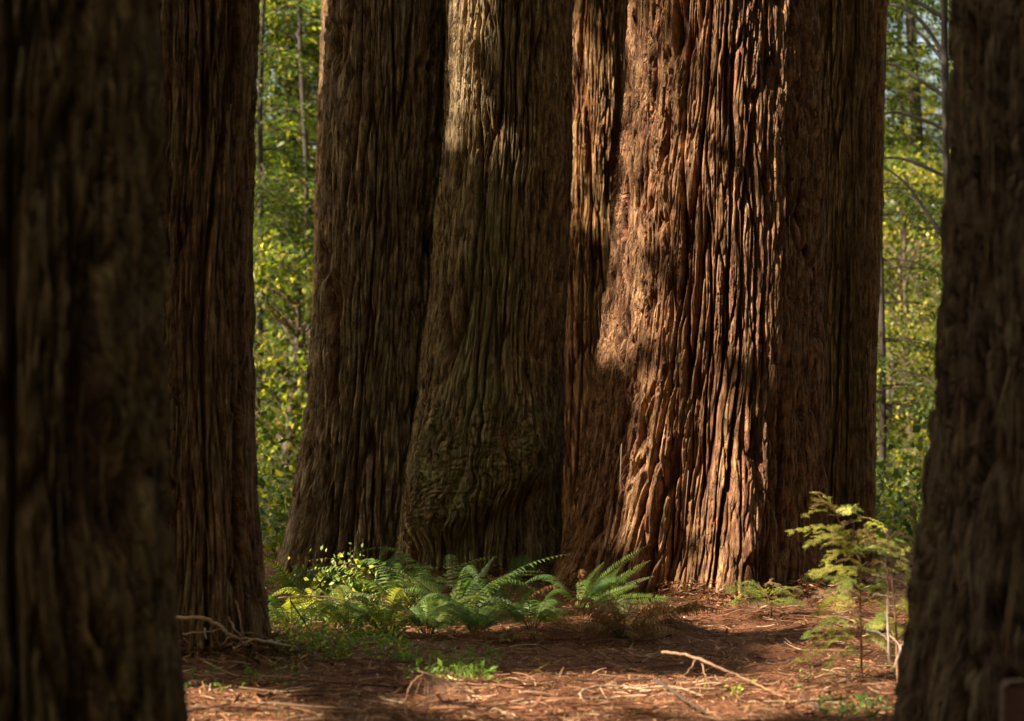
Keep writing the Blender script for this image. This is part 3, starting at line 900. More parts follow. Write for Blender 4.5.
f = fern('dark green fern with one hooked frond between the burl tree and the giant tree', (508, 612), 18.3, [
    ((506, 584), (528, 542), (538, 588), 'dark', 0.085, 0.85, 0.0, 30), ((496, 602), (502, 585), (510, 570), 'mid', 0.05, 0.7),
    ((508, 604), (514, 570), (530, 560), 'dark', 0.06, 0.7), ((480, 578), (505, 571), (529, 601), 'brown', 0.04, 0.6),
    ((485, 579), (500, 576), (524, 600), 'tan', 0.035, 0.5), ((515, 615), (530, 595), (553, 608), 'olive', 0.045, 0.6), ((512, 612), (525, 600), (545, 603), 'mid', 0.04, 0.6)])
rosette(f, 18.3, None, 11, 0.6, ['dark', 'mid', 'brown', 'olive'], 0.06, seed=2)
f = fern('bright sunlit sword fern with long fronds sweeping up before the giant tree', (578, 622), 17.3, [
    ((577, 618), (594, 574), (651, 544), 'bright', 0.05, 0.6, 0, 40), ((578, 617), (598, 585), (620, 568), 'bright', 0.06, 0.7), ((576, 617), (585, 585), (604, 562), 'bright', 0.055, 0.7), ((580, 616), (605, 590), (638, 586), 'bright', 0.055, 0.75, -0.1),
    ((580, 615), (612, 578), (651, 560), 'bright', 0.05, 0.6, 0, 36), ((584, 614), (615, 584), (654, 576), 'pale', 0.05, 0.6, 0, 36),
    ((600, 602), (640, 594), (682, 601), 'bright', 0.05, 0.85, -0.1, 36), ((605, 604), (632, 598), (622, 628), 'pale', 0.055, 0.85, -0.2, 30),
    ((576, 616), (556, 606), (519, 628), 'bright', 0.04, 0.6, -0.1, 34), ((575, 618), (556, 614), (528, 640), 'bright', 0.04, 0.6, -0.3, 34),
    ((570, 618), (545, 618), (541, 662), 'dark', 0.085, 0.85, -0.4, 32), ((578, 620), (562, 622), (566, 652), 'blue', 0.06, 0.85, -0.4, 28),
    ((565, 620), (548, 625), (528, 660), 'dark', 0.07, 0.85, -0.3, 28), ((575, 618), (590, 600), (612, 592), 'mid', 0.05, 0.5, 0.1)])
rosette(f, 17.3, None, 9, 0.58, ['mid', 'dark', 'brown'], 0.06, seed=3)
fern('tiny pale fern tip poking out of the litter under the sunlit fern', (540, 682), 14.9, [
    ((539, 684), (540, 672), (546, 664), 'pale', 0.03, 0.8, 0, 16), ((540, 684), (536, 676), (532, 670), 'pale', 0.02, 0.8, 0, 14)], name='fern_seedling')
f = fern('blue green fern crowded behind the yellow leafy shrub', (372, 600), 18.9, [
    ((372, 598), (380, 565), (398, 556), 'blue', 0.06, 0.8), ((370, 598), (360, 570), (372, 560), 'blue', 0.06, 0.8), ((374, 600), (390, 575), (388, 600), 'blue', 0.07, 0.85, -0.2),
    ((370, 598), (355, 575), (340, 590), 'dark', 0.06, 0.8, -0.2), ((372, 596), (362, 560), (354, 538), 'mid', 0.045, 0.5), ((374, 596), (378, 560), (384, 548), 'mid', 0.045, 0.5),
    ((365, 600), (345, 580), (318, 580), 'dark', 0.05, 0.7)])
rosette(f, 18.9, None, 14, 0.78, ['blue', 'mid', 'blue', 'dark'], 0.07, seed=4)
for k, (px, py, d, L, lab) in enumerate([
        (292, 628, 17.6, 0.34, 'olive fern spreading beside the narrow straight trunk'),
        (322, 618, 18.2, 0.40, 'feathery olive fern below the yellow leaf sprig'),
        (350, 632, 17.0, 0.36, 'low olive fern between the leafy shrub and the broad sword fern'),
        (386, 636, 16.8, 0.34, 'small green fern at the edge of the broad sword fern'),
        (302, 600, 20.2, 0.42, 'shaded fern at the flared foot of the grey brown tree')]):
    f = fern(lab, (px, py), d, [])
    rosette(f, d, None, 16, L * 1.5, ['olive', 'bright', 'mid', 'bright', 'olive', 'yellow'], 0.06, seed=20 + k)
f = fern('little dark fern growing from the foot of the narrow straight trunk', (186, 612), 15.7, [
    ((188, 612), (188, 598), (176, 596), 'mid', 0.03, 0.7, 0, 20), ((188, 612), (190, 600), (196, 600), 'mid', 0.03, 0.7, 0, 20)])
for k, (px, py, d, L, lab) in enumerate([
        (428, 648, 16.8, 0.34, 'spreading green fern in front of the broad blue green sword fern'),
        (476, 646, 16.7, 0.37, 'arching green fern between the broad sword fern and the grass tufts'),
        (532, 640, 16.9, 0.33, 'half shaded fern tucked between the hooked fern and the sunlit fern'),
        (404, 622, 18.0, 0.66, 'tall feathery fern leaning on the foot of the burl tree')]):
    f = fern(lab, (px, py), d, [])
    rosette(f, d, None, 15, L * 1.35, ['mid', 'blue', 'olive', 'mid', 'bright', 'mid', 'olive', 'brown'], 0.075, seed=50 + k)
# heap of dead fronds
f = fern('heap of withered rust brown fern fronds under the sunlit fern', (622, 655), 16.7, [], group='withered ferns', name='dead_fern')
for k in range(3):
    b = np.array(f.location)
rosette(f, 16.7, None, 30, 0.55, ['brown', 'brown', 'tan'], 0.07, seed=31, rise=0.8)
fh = fern('lower heap of dry curled fronds spilling toward the long pale branch', (668, 648), 17.3, [], group='withered ferns', name='dead_fern')
rosette(fh, 17.3, None, 20, 0.48, ['brown', 'brown', 'brown', 'tan'], 0.06, seed=32, rise=0.4)
fh = fern('small mat of brown dead fronds under the broad sword fern', (505, 655), 16.5, [], group='withered ferns', name='dead_fern')
rosette(fh, 16.5, None, 16, 0.42, ['brown', 'brown', 'tan'], 0.05, seed=33, rise=0.4)


# ------------------------------------------------------------------ leafy shrub with yellow leaves
def shrub(label, base_px, d, stems, leaf_pts, cols, lsize=0.055, name='leafy_shrub'):
    base = P(*base_px, d); base[2] = float(ground_z(base[0], d))
    t = thing(name, label, 'shrub', base, group='leafy shrubs')
    mb = MB()
    for s in stems:
        pts = smooth_path([P(px, py, d) + [0, RNG.normal(0, 0.03), 0] for px, py in s], 4)
        mb.tube(pts, np.linspace(0.005, 0.002, len(pts)), (0.16, 0.10, 0.055), n=5)
    mb.build('stem', M_WOOD, t, smooth=True, origin=base)
    lb = MB()
    for (px, py, c, sz) in leaf_pts:
        n = RNG.normal(0, 0.5, 3) + np.array([-0.5, -0.6, 0.5])
        dd = RNG.normal(0, 1, 3); dd[2] -= 0.3
        dd = dd - n * (dd @ n) / (n @ n)
        lb.leaves(P(px, py, d)[None] + RNG.normal(0, 0.02, (1, 3)), dd[None], n[None], lsize * sz, lsize * 0.62 * sz, np.array(GR[c] if c in GR else c)[None] * RNG.uniform(0.85, 1.15))
    lb.build('foliage', M_FERN, t, origin=base)
    return t


lp = [(350, 549, 'yellow', .6), (346, 557, 'yellow', 1.1), (355, 559, 'yellow', 1.2), (338, 573, 'yellow', 1.1), (347, 575, 'yellow', 1), (329, 571, 'yellow', 1), (362, 574, 'pale', 1),
      (367, 577, 'yellow', .9), (380, 568, 'yellow', 1), (379, 578, (0.4, 0.16, 0.02), 1.1), (374, 568, 'yellow', .7), (358, 570, 'pale', .8), (343, 583, 'olive', 1), (354, 588, 'yellow', .8), (360, 592, (0.35, 0.16, 0.03), .9),
      (335, 566, 'pale', .6), (340, 610, (0.55, 0.3, 0.18), 1.2), (347, 613, (0.5, 0.2, 0.08), 1)]
for i in range(260):
    lp.append((random.gauss(352, 26), random.gauss(606, 22), random.choice(['mid', 'olive', 'bright', 'blue', 'olive', 'yellow']), random.uniform(0.4, 0.9)))
for i in range(110):
    lp.append((random.gauss(352, 17), random.gauss(574, 12), random.choice(['yellow', 'bright', 'olive', 'bright', 'pale']), random.uniform(0.5, 1.1)))
shrub('leafy shrub with glowing yellow and orange leaves before the grey brown flared tree', (366, 640), 18.2,
      [[(366, 642), (362, 600), (352, 570), (350, 547)], [(364, 620), (350, 590), (336, 570)], [(366, 625), (372, 590), (381, 568)], [(362, 602), (345, 600), (338, 610)], [(352, 572), (362, 575), (368, 577)]], lp, None)
lp = [(304, 589, 'pale', .7), (311, 592, 'yellow', 1.3), (320, 587, 'yellow', .9), (314, 586, 'yellow', .7), (306, 594, (0.5, 0.45, 0.35), .9)]
lp += [(random.gauss(311, 5), random.gauss(634, 2.5), 'yellow', random.uniform(.5, .9)) for _ in range(16)]
lp += [(random.gauss(290, 6), random.gauss(655, 3), 'yellow', random.uniform(.5, .9)) for _ in range(18)]
lp += [(random.uniform(275, 370), random.uniform(630, 668), random.choice(['olive', 'yellow', 'mid', 'bright']), random.uniform(.35, .7)) for _ in range(70)]
shrub('low shrub with scattered lemon yellow leaf clusters beside the narrow straight trunk', (312, 660), 17.0,
      [[(320, 662), (312, 640), (311, 594)], [(316, 660), (298, 655), (288, 652)], [(318, 660), (330, 645), (332, 637)], [(340, 602), (322, 598), (308, 597)]], lp, None, lsize=0.05)

# ------------------------------------------------------------------ redwood saplings
def spray_branch(mb, pts, rad, col, twig_len, tilt, n_tw, needle=0.017, up=(0, 0, 1.0), wood=(0.17, 0.075, 0.04)):
    pts = smooth_path(pts, 5); k = len(pts)
    mb.tube(pts, np.linspace(rad, rad * 0.35, k), wood, 0, n=5)
    T = np.gradient(pts, axis=0); T /= np.linalg.norm(T, axis=1)[:, None] + 1e-9
    upv = np.asarray(up, float) + tilt
    all_tw = [(pts[int(k * 0.25):], 1.0)]
    for i in range(n_tw):
        f = (i + 0.6) / n_tw
        j = min(k - 1, int((0.12 + 0.86 * f) * (k - 1)))
        sd = np.cross(T[j], upv); sd /= np.linalg.norm(sd) + 1e-9
        sg = 1 if i % 2 else -1
        L = twig_len * (1 - 0.6 * f) * RNG.uniform(0.35, 1.25)
        if RNG.random() < 0.15: continue
        dr = sd * sg * 0.75 + T[j] * 0.8 + RNG.normal(0, 0.12, 3); dr /= np.linalg.norm(dr)
        p0 = pts[j]; p2 = p0 + dr * L + np.array([0, 0, -0.12 * L]); p1 = p0 + dr * L * 0.5 + np.array([0, 0, 0.05 * L])
        tw = bez(p0, p1, p2, 6)
        mb.tube(tw, np.linspace(rad * 0.4, 0.0008, 6), wood, 0, n=4)
        all_tw.append((tw, 1.0))
        for q_ in range(2):
            u_ = RNG.uniform(0.25, 0.7); j2 = int(u_ * 5); s2 = (1 if q_ else -1)
            d2 = np.cross(dr, upv); d2 = d2 / (np.linalg.norm(d2) + 1e-9) * s2 * 0.7 + dr * 0.8 + RNG.normal(0, 0.15, 3); d2 /= np.linalg.norm(d2)
            l2 = L * RNG.uniform(0.25, 0.5); a0 = tw[j2]
            t2 = bez(a0, a0 + d2 * l2 * 0.5, a0 + d2 * l2 + np.array([0, 0, -0.12 * l2]), 5)
            mb.tube(t2, np.linspace(rad * 0.25, 0.0006, 5), wood, 0, n=4); all_tw.append((t2, 1.0))
    for tw, _ in all_tw:
        seg = np.linalg.norm(np.diff(tw, axis=0), axis=1); L = seg.sum()
        m = max(4, int(L / 0.0062))
        t = (np.arange(m) + 0.5) / m; cum = np.concatenate([[0], np.cumsum(seg)]) / L
        q = np.stack([np.interp(t, cum, tw[:, c]) for c in range(3)], 1)
        tt = np.stack([np.interp(t, cum, np.gradient(tw, axis=0)[:, c]) for c in range(3)], 1); tt /= np.linalg.norm(tt, axis=1)[:, None] + 1e-9
        sd = np.cross(tt, upv); sd /= np.linalg.norm(sd, axis=1)[:, None] + 1e-9
        nl = needle * (0.55 + 0.45 * np.sin(np.clip(t * 1.1 + 0.1, 0, 1) * math.pi)) * RNG.uniform(0.85, 1.15, m)
        tone = RNG.uniform(0.8, 1.2)
        for sg in (-1, 1):
            d = sd * sg + tt * 0.55 + RNG.normal(0, 0.14, (m, 3))
            c = np.asarray(col)[None] * RNG.uniform(0.75, 1.25, (m, 1)) * tone
            mb.leaves(q, d, np.broadcast_to(upv, (m, 3)) + RNG.normal(0, 0.2, (m, 3)), nl, 0.0034, c, 1, fold=0.1)


def sapling(label, base_px, d, stem, branches, col, group='young redwood saplings', stem_r=0.008, extra=0):
    base = P(*base_px, d); base[2] = float(ground_z(base[0], d)) - 0.02
    t = thing('redwood_sapling', label, 'sapling', base, group=group)
    mb = MB(); pts = smooth_path([base] + [P(px, py, d) for px, py in stem], 5)
    mb.tube(pts, np.linspace(stem_r, 0.003, len(pts)), (0.27, 0.14, 0.08), n=7, wob=0.06)
    mb.build('stem', M_WOOD, t, smooth=True, origin=base)
    rg = np.random.default_rng(int(base_px[0]))
    for i in range(extra):
        f = rg.uniform(0.12, 0.9); p0 = np.array([np.interp(f * (len(pts) - 1), np.arange(len(pts)), pts[:, c]) for c in range(3)])
        a = rg.uniform(0, 6.283); L = 0.46 * (1.05 - 0.7 * f) * rg.uniform(0.5, 1.1); sv = np.array([math.cos(a), math.sin(a), 0])
        b = MB(); spray_branch(b, [p0, p0 + sv * L * 0.5 + [0, 0, L * 0.25], p0 + sv * L + [0, 0, L * rg.uniform(-0.1, 0.3)]], 0.0024, [CB, CG, CB, CR][rg.integers(4)], 0.11, rg.normal(0, 0.3, 3), int(rg.integers(5, 10)))
        b.build('branch', [M_WOOD, M_NEEDLE], t, origin=base)
    for i, br in enumerate(branches):
        pl, dd, tl = br[0], br[1], br[2]
        cc = br[3] if len(br) > 3 else col
        m = len(pl)
        b = MB(); spray_branch(b, [P(px, py, d + dd * j / (m - 1)) + RNG.normal(0, 0.012, 3) for j, (px, py) in enumerate(pl)], 0.0028, cc, tl, RNG.normal(0, 0.25, 3) + [0, -0.55, 0], max(8, int(22 * tl / 0.14)))
        b.build('branch', [M_WOOD, M_NEEDLE], t, origin=base)
    return t


CB = (0.46, 0.46, 0.08); CG = (0.22, 0.29, 0.05); CR = (0.36, 0.24, 0.13)
sapling('sunlit young redwood with feathery tiered sprays beside the ashen trunk', (862, 686), 14.2,
        [(861, 640), (860, 600), (861, 566), (856, 552), (847, 538), (834, 512), (816, 493)], [
            ([(845, 535), (825, 497), (808, 492)], 0.05, 0.06, CB), ([(838, 518), (845, 509), (848, 512)], -0.05, 0.06, CB), ([(838, 518), (818, 512), (800, 517)], -0.1, 0.08, CB),
            ([(852, 545), (825, 527), (789, 534)], -0.15, 0.12, CB), ([(850, 545), (830, 538), (806, 545)], -0.3, 0.11, CB), ([(852, 546), (870, 526), (888, 527)], 0.15, 0.09, CB),
            ([(857, 555), (880, 538), (905, 541)], 0.1, 0.10, CG), ([(858, 556), (882, 548), (910, 560)], -0.2, 0.10, CG), ([(858, 558), (835, 552), (818, 566)], 0.1, 0.10, CB),
            ([(861, 572), (838, 566), (806, 574)], -0.15, 0.12, CB), ([(861, 575), (885, 566), (908, 580)], -0.15, 0.11, CG), ([(861, 585), (835, 580), (804, 576)], 0.25, 0.11, CG),
            ([(861, 598), (840, 590), (800, 604)], -0.2, 0.13, CR), ([(861, 600), (886, 594), (908, 606)], 0.2, 0.12, CG), ([(861, 612), (835, 602), (806, 622)], 0.15, 0.13, CB),
            ([(861, 622), (830, 616), (804, 640)], -0.2, 0.14, CG), ([(861, 630), (884, 622), (904, 636)], -0.15, 0.12, CB), ([(861, 638), (830, 634), (790, 664)], -0.25, 0.13, CB),
            ([(861, 645), (838, 640), (803, 662)], 0.1, 0.13, CB), ([(861, 650), (846, 648), (820, 674)], -0.3, 0.12, CG), ([(861, 640), (880, 640), (902, 655)], 0.1, 0.12, CG),
            ([(861, 605), (878, 600), (890, 618)], -0.35, 0.11, CB), ([(861, 590), (850, 582), (836, 598)], -0.4, 0.11, CG)], CB, extra=30)
sapling('spindly second redwood sapling crowding the ashen trunk foot', (898, 668), 13.9,
        [(896, 630), (893, 590), (890, 552), (886, 534)], [
            ([(891, 560), (880, 548), (868, 552)], -0.1, 0.09, CG), ([(892, 575), (903, 566), (912, 572)], 0.1, 0.08, CB), ([(893, 592), (880, 584), (868, 592)], 0.15, 0.09, CG),
            ([(894, 610), (904, 602), (912, 612)], -0.1, 0.09, CB), ([(895, 625), (884, 618), (872, 632)], -0.15, 0.10, CG), ([(896, 640), (905, 634), (910, 646)], 0.1, 0.08, CG)], CG, extra=12)
sapling('low seedling redwood spreading flat sprays at the foot of the giant tree', (772, 614), 18.7,
        [(770, 604), (766, 594), (760, 586)], [
            ([(768, 600), (745, 590), (726, 588)], -0.1, 0.12, CG), ([(768, 602), (748, 600), (728, 604)], -0.3, 0.13, CG), ([(766, 594), (752, 582), (738, 584)], 0.1, 0.10, CG),
            ([(768, 598), (785, 588), (800, 590)], 0.1, 0.12, CG), ([(769, 602), (788, 600), (803, 606)], -0.2, 0.12, CG), ([(764, 590), (772, 583), (784, 584)], -0.1, 0.10, CR), ([(769, 604), (760, 602), (748, 612)], -0.4, 0.12, CR)], CG, extra=8)


# ------------------------------------------------------------------ dead wood
def branch(name, label, cat, paths, d=None, col=(0.24, 0.15, 0.09), group=None, r=0.008, lift=0.0):
    """paths: lists of pixel points; on the ground unless d is given"""
    def pt(q):
        if len(q) == 3: return P(q[0], q[1], q[2])
        if d: return P(q[0], q[1], d)
        g = G(q[0], q[1]); g[2] += lift + r * 0.6; return g
    p0 = pt(paths[0][0])
    t = thing(name, label, cat, p0, group=group)
    for i, pl in enumerate(paths):
        mb = MB(); pts = smooth_path([pt(q) for q in pl], 6)
        pts = pts + RNG.normal(0, r * 0.25, pts.shape)
        rr = r if i == 0 else r * 0.5
        mb.tube(pts, np.linspace(rr, rr * 0.45, len(pts)), col, n=7, wob=0.12)
        mb.build('stem' if i == 0 else 'twig', M_WOOD, t, smooth=True, origin=p0)
    return t


gp = 'dead branches on the forest floor'
TAN, BRN, DRK, PAL = (0.34, 0.19, 0.10), (0.19, 0.10, 0.055), (0.07, 0.04, 0.025), (0.45, 0.31, 0.20)
branch('dead_branch', 'long pale forked branch lying in sunlight below the giant tree', 'branch',
       [[(662, 652, 14.3), (690, 656, 14.2), (720, 668, 14.0), (744, 678, 13.85), (770, 691, 13.7), (800, 705, 13.35), (826, 718, 13.05)], [(697, 657, 14.2), (688, 672, 14.0), (672, 683, 13.9)], [(701, 660, 14.2), (706, 678, 14.0), (711, 690, 13.9)]], col=(0.27, 0.15, 0.08), group=gp, r=0.010)
branch('dead_branch', 'dark straight stick slanting across the sunlit litter', 'branch', [[(657, 687), (680, 703), (708, 722)]], col=DRK, group=gp, r=0.011, lift=0.03)
branch('dead_branch', 'dark curved stick near the sapling at the bottom edge', 'branch', [[(800, 697), (812, 706), (826, 718)], [(815, 708), (810, 716), (806, 722)]], col=DRK, group=gp, r=0.011, lift=0.01)
branch('dead_branch', 'thin brown twig crossing the litter beside the dark curved stick', 'branch', [[(748, 700), (772, 708), (786, 718)]], col=BRN, group=gp, r=0.007)
branch('dead_branch', 'bow shaped pale twig bleached on the sunlit litter', 'branch', [[(588, 706, 13.2), (580, 694, 13.3), (592, 687, 13.4), (620, 686, 13.5), (645, 690, 13.4)], [(600, 688, 13.4), (606, 698, 13.3)]], col=PAL, group=gp, r=0.008)
branch('dead_branch', 'long thin straw coloured twig lying flat under the ferns', 'branch', [[(456, 686), (520, 688), (560, 684), (584, 680)], [(520, 688), (524, 683), (530, 681)]], col=TAN, group=gp, r=0.007, lift=0.01)
branch('dead_branch', 'straight pale twig lying beneath the bow shaped one', 'branch', [[(520, 706), (560, 703), (600, 700), (660, 698)]], col=PAL, group=gp, r=0.008, lift=0.01)
branch('dead_branch', 'pale twig under the long forked branch', 'branch', [[(640, 694), (680, 691), (730, 692)]], col=PAL, group=gp, r=0.008, lift=0.01)
branch('dead_branch', 'thin crooked twig in the sunlit strip below the pale stub', 'branch', [[(622, 690), (640, 682), (655, 680)]], col=PAL, group=gp, r=0.006, lift=0.02)
branch('dead_branch', 'many armed dead branch leaning against the narrow straight trunk', 'branch',
       [[(174, 618, 14.5), (202, 618, 14.5), (222, 628, 14.5), (232, 636, 14.5), (262, 641, 14.6), (300, 648, 15.2), (330, 660, 15.3)],
        [(232, 636, 14.5), (214, 650, 14.9), (196, 664, 14.8), (184, 673, 14.6)], [(228, 617, 14.5), (234, 628, 14.5), (242, 637, 14.5)], [(252, 640, 14.5), (240, 645, 14.5), (231, 653, 14.9)],
        [(255, 642, 14.5), (250, 660, 14.8), (242, 672, 14.6), (236, 684, 14.4)], [(236, 600, 14.6), (240, 618, 14.6), (242, 634, 14.6)], [(204, 628, 14.6), (206, 640, 14.5)], [(182, 634, 14.6), (206, 632, 14.5), (226, 628, 14.5)],
        [(262, 641, 14.6), (290, 642, 15.2), (318, 655, 15.3)]], col=(0.42, 0.28, 0.18), group=gp, r=0.013)
branch('dead_branch', 'thick brown stick lying in shade below the lemon leaved shrub', 'branch', [[(256, 687), (285, 680), (322, 674)], [(300, 676), (312, 682)]], col=BRN, group=gp, r=0.012, lift=0.01)
branch('dead_branch', 'long shaded stick below the thick brown one', 'branch', [[(258, 699), (290, 693), (318, 686), (334, 685)]], col=BRN, group=gp, r=0.012, lift=0.01)
branch('dead_branch', 'stick edging the sunny patch beside the nearest trunk', 'branch', [[(182, 714), (215, 710), (236, 704), (250, 701)], [(236, 704), (222, 700)]], col=BRN, group=gp, r=0.012, lift=0.01)
branch('dead_branch', 'thin stick running along the bottom edge beside the sunny patch', 'branch', [[(250, 709), (275, 712), (305, 717)]], col=BRN, group=gp, r=0.010, lift=0.01)
branch('dead_branch', 'small upright orange stub beside the sunny patch', 'branch', [[(262, 708, 13.0), (260, 700, 13.0), (254, 697, 13.0)]], col=(0.4, 0.17, 0.08), group=gp, r=0.014)
branch('dead_branch', 'crooked twig standing up in the shaded litter', 'branch', [[(346, 702, 13.4), (350, 694, 13.4), (357, 690, 13.5), (358, 680, 13.5)], [(350, 694, 13.4), (340, 690, 13.4)]], col=BRN, group=gp, r=0.007)
branch('dead_branch', 'arched bare stem bending over by the brown drooping spray', 'branch', [[(406, 716, 12.8), (406, 700, 12.9), (412, 683, 13.0), (423, 674, 13.0)]], col=TAN, group=gp, r=0.006)
branch('dead_branch', 'tan broken stick standing upright at the foot of the giant tree', 'branch', [[(694, 642, 18.0), (690, 632, 18.1), (684, 616, 18.3)]], col=PAL, group=gp, r=0.022)
branch('dead_branch', 'dry shoot rising against the ashen trunk', 'branch', [[(915, 565, 11.9), (915, 530, 11.9), (914, 500, 11.9)]], col=BRN, group=gp, r=0.010)
branch('dead_branch', 'dry horizontal twig crossing in front of the yellow leaf sprig', 'branch', [[(278, 598, 17.6), (310, 596, 17.6), (345, 600, 17.6), (372, 612, 17.5)], [(330, 598, 17.6), (345, 606, 17.6), (352, 618, 17.5)]], col=BRN, group=gp, r=0.006)
branch('dead_branch', 'thin dark stem slanting down through the olive ferns', 'branch', [[(290, 600, 16.8), (306, 625, 16.8), (322, 650, 16.7)]], col=DRK, group=gp, r=0.006)
t = branch('bare_shrub', 'bleached leafless shrub with thin pale stems next to the ashen trunk', 'shrub',
           [[(889, 662, 13.6), (888, 620, 13.6), (887, 580, 13.6), (884, 552, 13.6)], [(908, 640, 13.5), (910, 610, 13.5), (906, 585, 13.5), (888, 578, 13.6), (872, 574, 13.7)], [(909, 594, 13.5), (890, 596, 13.6), (874, 594, 13.7)],
            [(888, 640, 13.6), (878, 632, 13.6), (866, 630, 13.6)], [(894, 668, 13.5), (900, 648, 13.5), (889, 634, 13.6)], [(900, 650, 13.5), (906, 630, 13.5)]], col=(0.62, 0.48, 0.38), r=0.008)


def drooping_spray():
    p0 = P(428, 676, 13.3)
    t = thing('dead_spray', 'brown drooping redwood spray lying beside the arched bare stem', 'branch', p0, group=gp)
    mb = MB()
    for i in range(34):
        f = i / 33
        s = P(424 + 26 * f, 673 + 13 * f, 13.3); e = P(418 + 58 * f + RNG.normal(0, 4), 697 + 8 * RNG.random() - 4 * f, 13.0)
        mb.tube(bez(s, (s + e) / 2 + [0, 0, 0.03], e, 6), np.linspace(0.003, 0.0012, 6), np.array((0.21, 0.11, 0.06)) * RNG.uniform(0.6, 1.3), n=4)
    mb.tube(smooth_path([P(418, 671, 13.4), P(440, 678, 13.3), P(468, 692, 13.1)], 5), 0.005, BRN, n=5)
    mb.build('twig', M_WOOD, t, origin=p0)


drooping_spray()


# chunk of wood on the litter
def chunk(px, py, L, h, label, col):
    g = G(px, py); n = 9
    t = np.linspace(0, 1, n)
    pts = g + np.stack([(t - 0.5) * L, 0.05 * t, 0.3 * h + 0.2 * h * np.sin(t * 3)], 1)
    mb = MB(); mb.tube(pts, h * np.array([0.05, 0.5, 0.8, 1, 1, 0.9, 0.85, 0.6, 0.05]) * 0.6, col, n=9, wob=0.15)
    o = mb.build('wood_chunk', M_WOOD, smooth=True, origin=g); o.location = g
    tag(o, label, 'wood chunk')


chunk(846, 684, 0.10, 0.03, 'small tan chunk of wood lying near the sapling stem', (0.32, 0.18, 0.10))
chunk(655, 684, 0.05, 0.03, 'little rust coloured knot of bark by the dark straight stick', (0.33, 0.15, 0.08))


# ------------------------------------------------------------------ wooden post
def post():
    d = 8.4
    a = P(1001, 721, d); top = zat(680, d)
    w, th, rc = 0.22, 0.09, 0.035
    x0 = a[0]; t = thing('wooden_post', 'low reddish brown wooden post with rounded top corners before the ashen trunk', 'post', (x0 + w / 2, d, 0))
    # outline with rounded top corners, bevelled rim
    out = []
    out.append((-w / 2, -0.3))
    for k in range(9):
        an = math.pi - k * math.pi / 16; out.append((-w / 2 + rc + rc * math.cos(an), top - rc + rc * math.sin(an)))
    for k in range(9):
        an = math.pi / 2 - k * math.pi / 16; out.append((w / 2 - rc + rc * math.cos(an), top - rc + rc * math.sin(an)))
    out.append((w / 2, -0.3))
    o = np.array(out); n = len(o)
    cen = np.array([0, top * 0.5 - 0.1])
    inset = lambda k: o + (cen - o) / np.linalg.norm(cen - o, axis=1)[:, None] * k
    rings = [(inset(0.012), -th / 2 - 0.0), (inset(0.004), -th / 2 + 0.004), (o, -th / 2 + 0.012), (o, th / 2 - 0.012), (inset(0.012), th / 2)]
    v = np.concatenate([np.stack([r[:, 0], np.full(n, y), r[:, 1]], 1) for r, y in rings])
    q = []
    for k in range(len(rings) - 1):
        for j in range(n):
            q.append((k * n + j, k * n + (j + 1) % n, (k + 1) * n + (j + 1) % n, (k + 1) * n + j))
    mb = MB(); mb.add(v, q, (0.085, 0.038, 0.026))
    # faces as strips between mirrored points
    for off in (0, (len(rings) - 1) * n):
        qq = [(off + j, off + j + 1, off + n - 2 - j, off + n - 1 - j) for j in range(n // 2 - 1)]
        mb.add(v, qq, (0.085, 0.038, 0.026))
    mb.build('board', M_WOOD, t)
    cb = MB()
    ring = np.array([(x, z) for x, z in out[1:-1]])
    pts = np.stack([ring[:, 0], np.full(len(ring), -th / 2 - 0.002), ring[:, 1]], 1)
    pts = np.vstack([[-w / 2, -th / 2 - 0.002, -0.2], pts, [w / 2, -th / 2 - 0.002, -0.2]])
    cb.tube(pts, 0.006, (0.16, 0.10, 0.065), n=6)
    cb.build('rim', M_WOOD, t, smooth=True)


post()

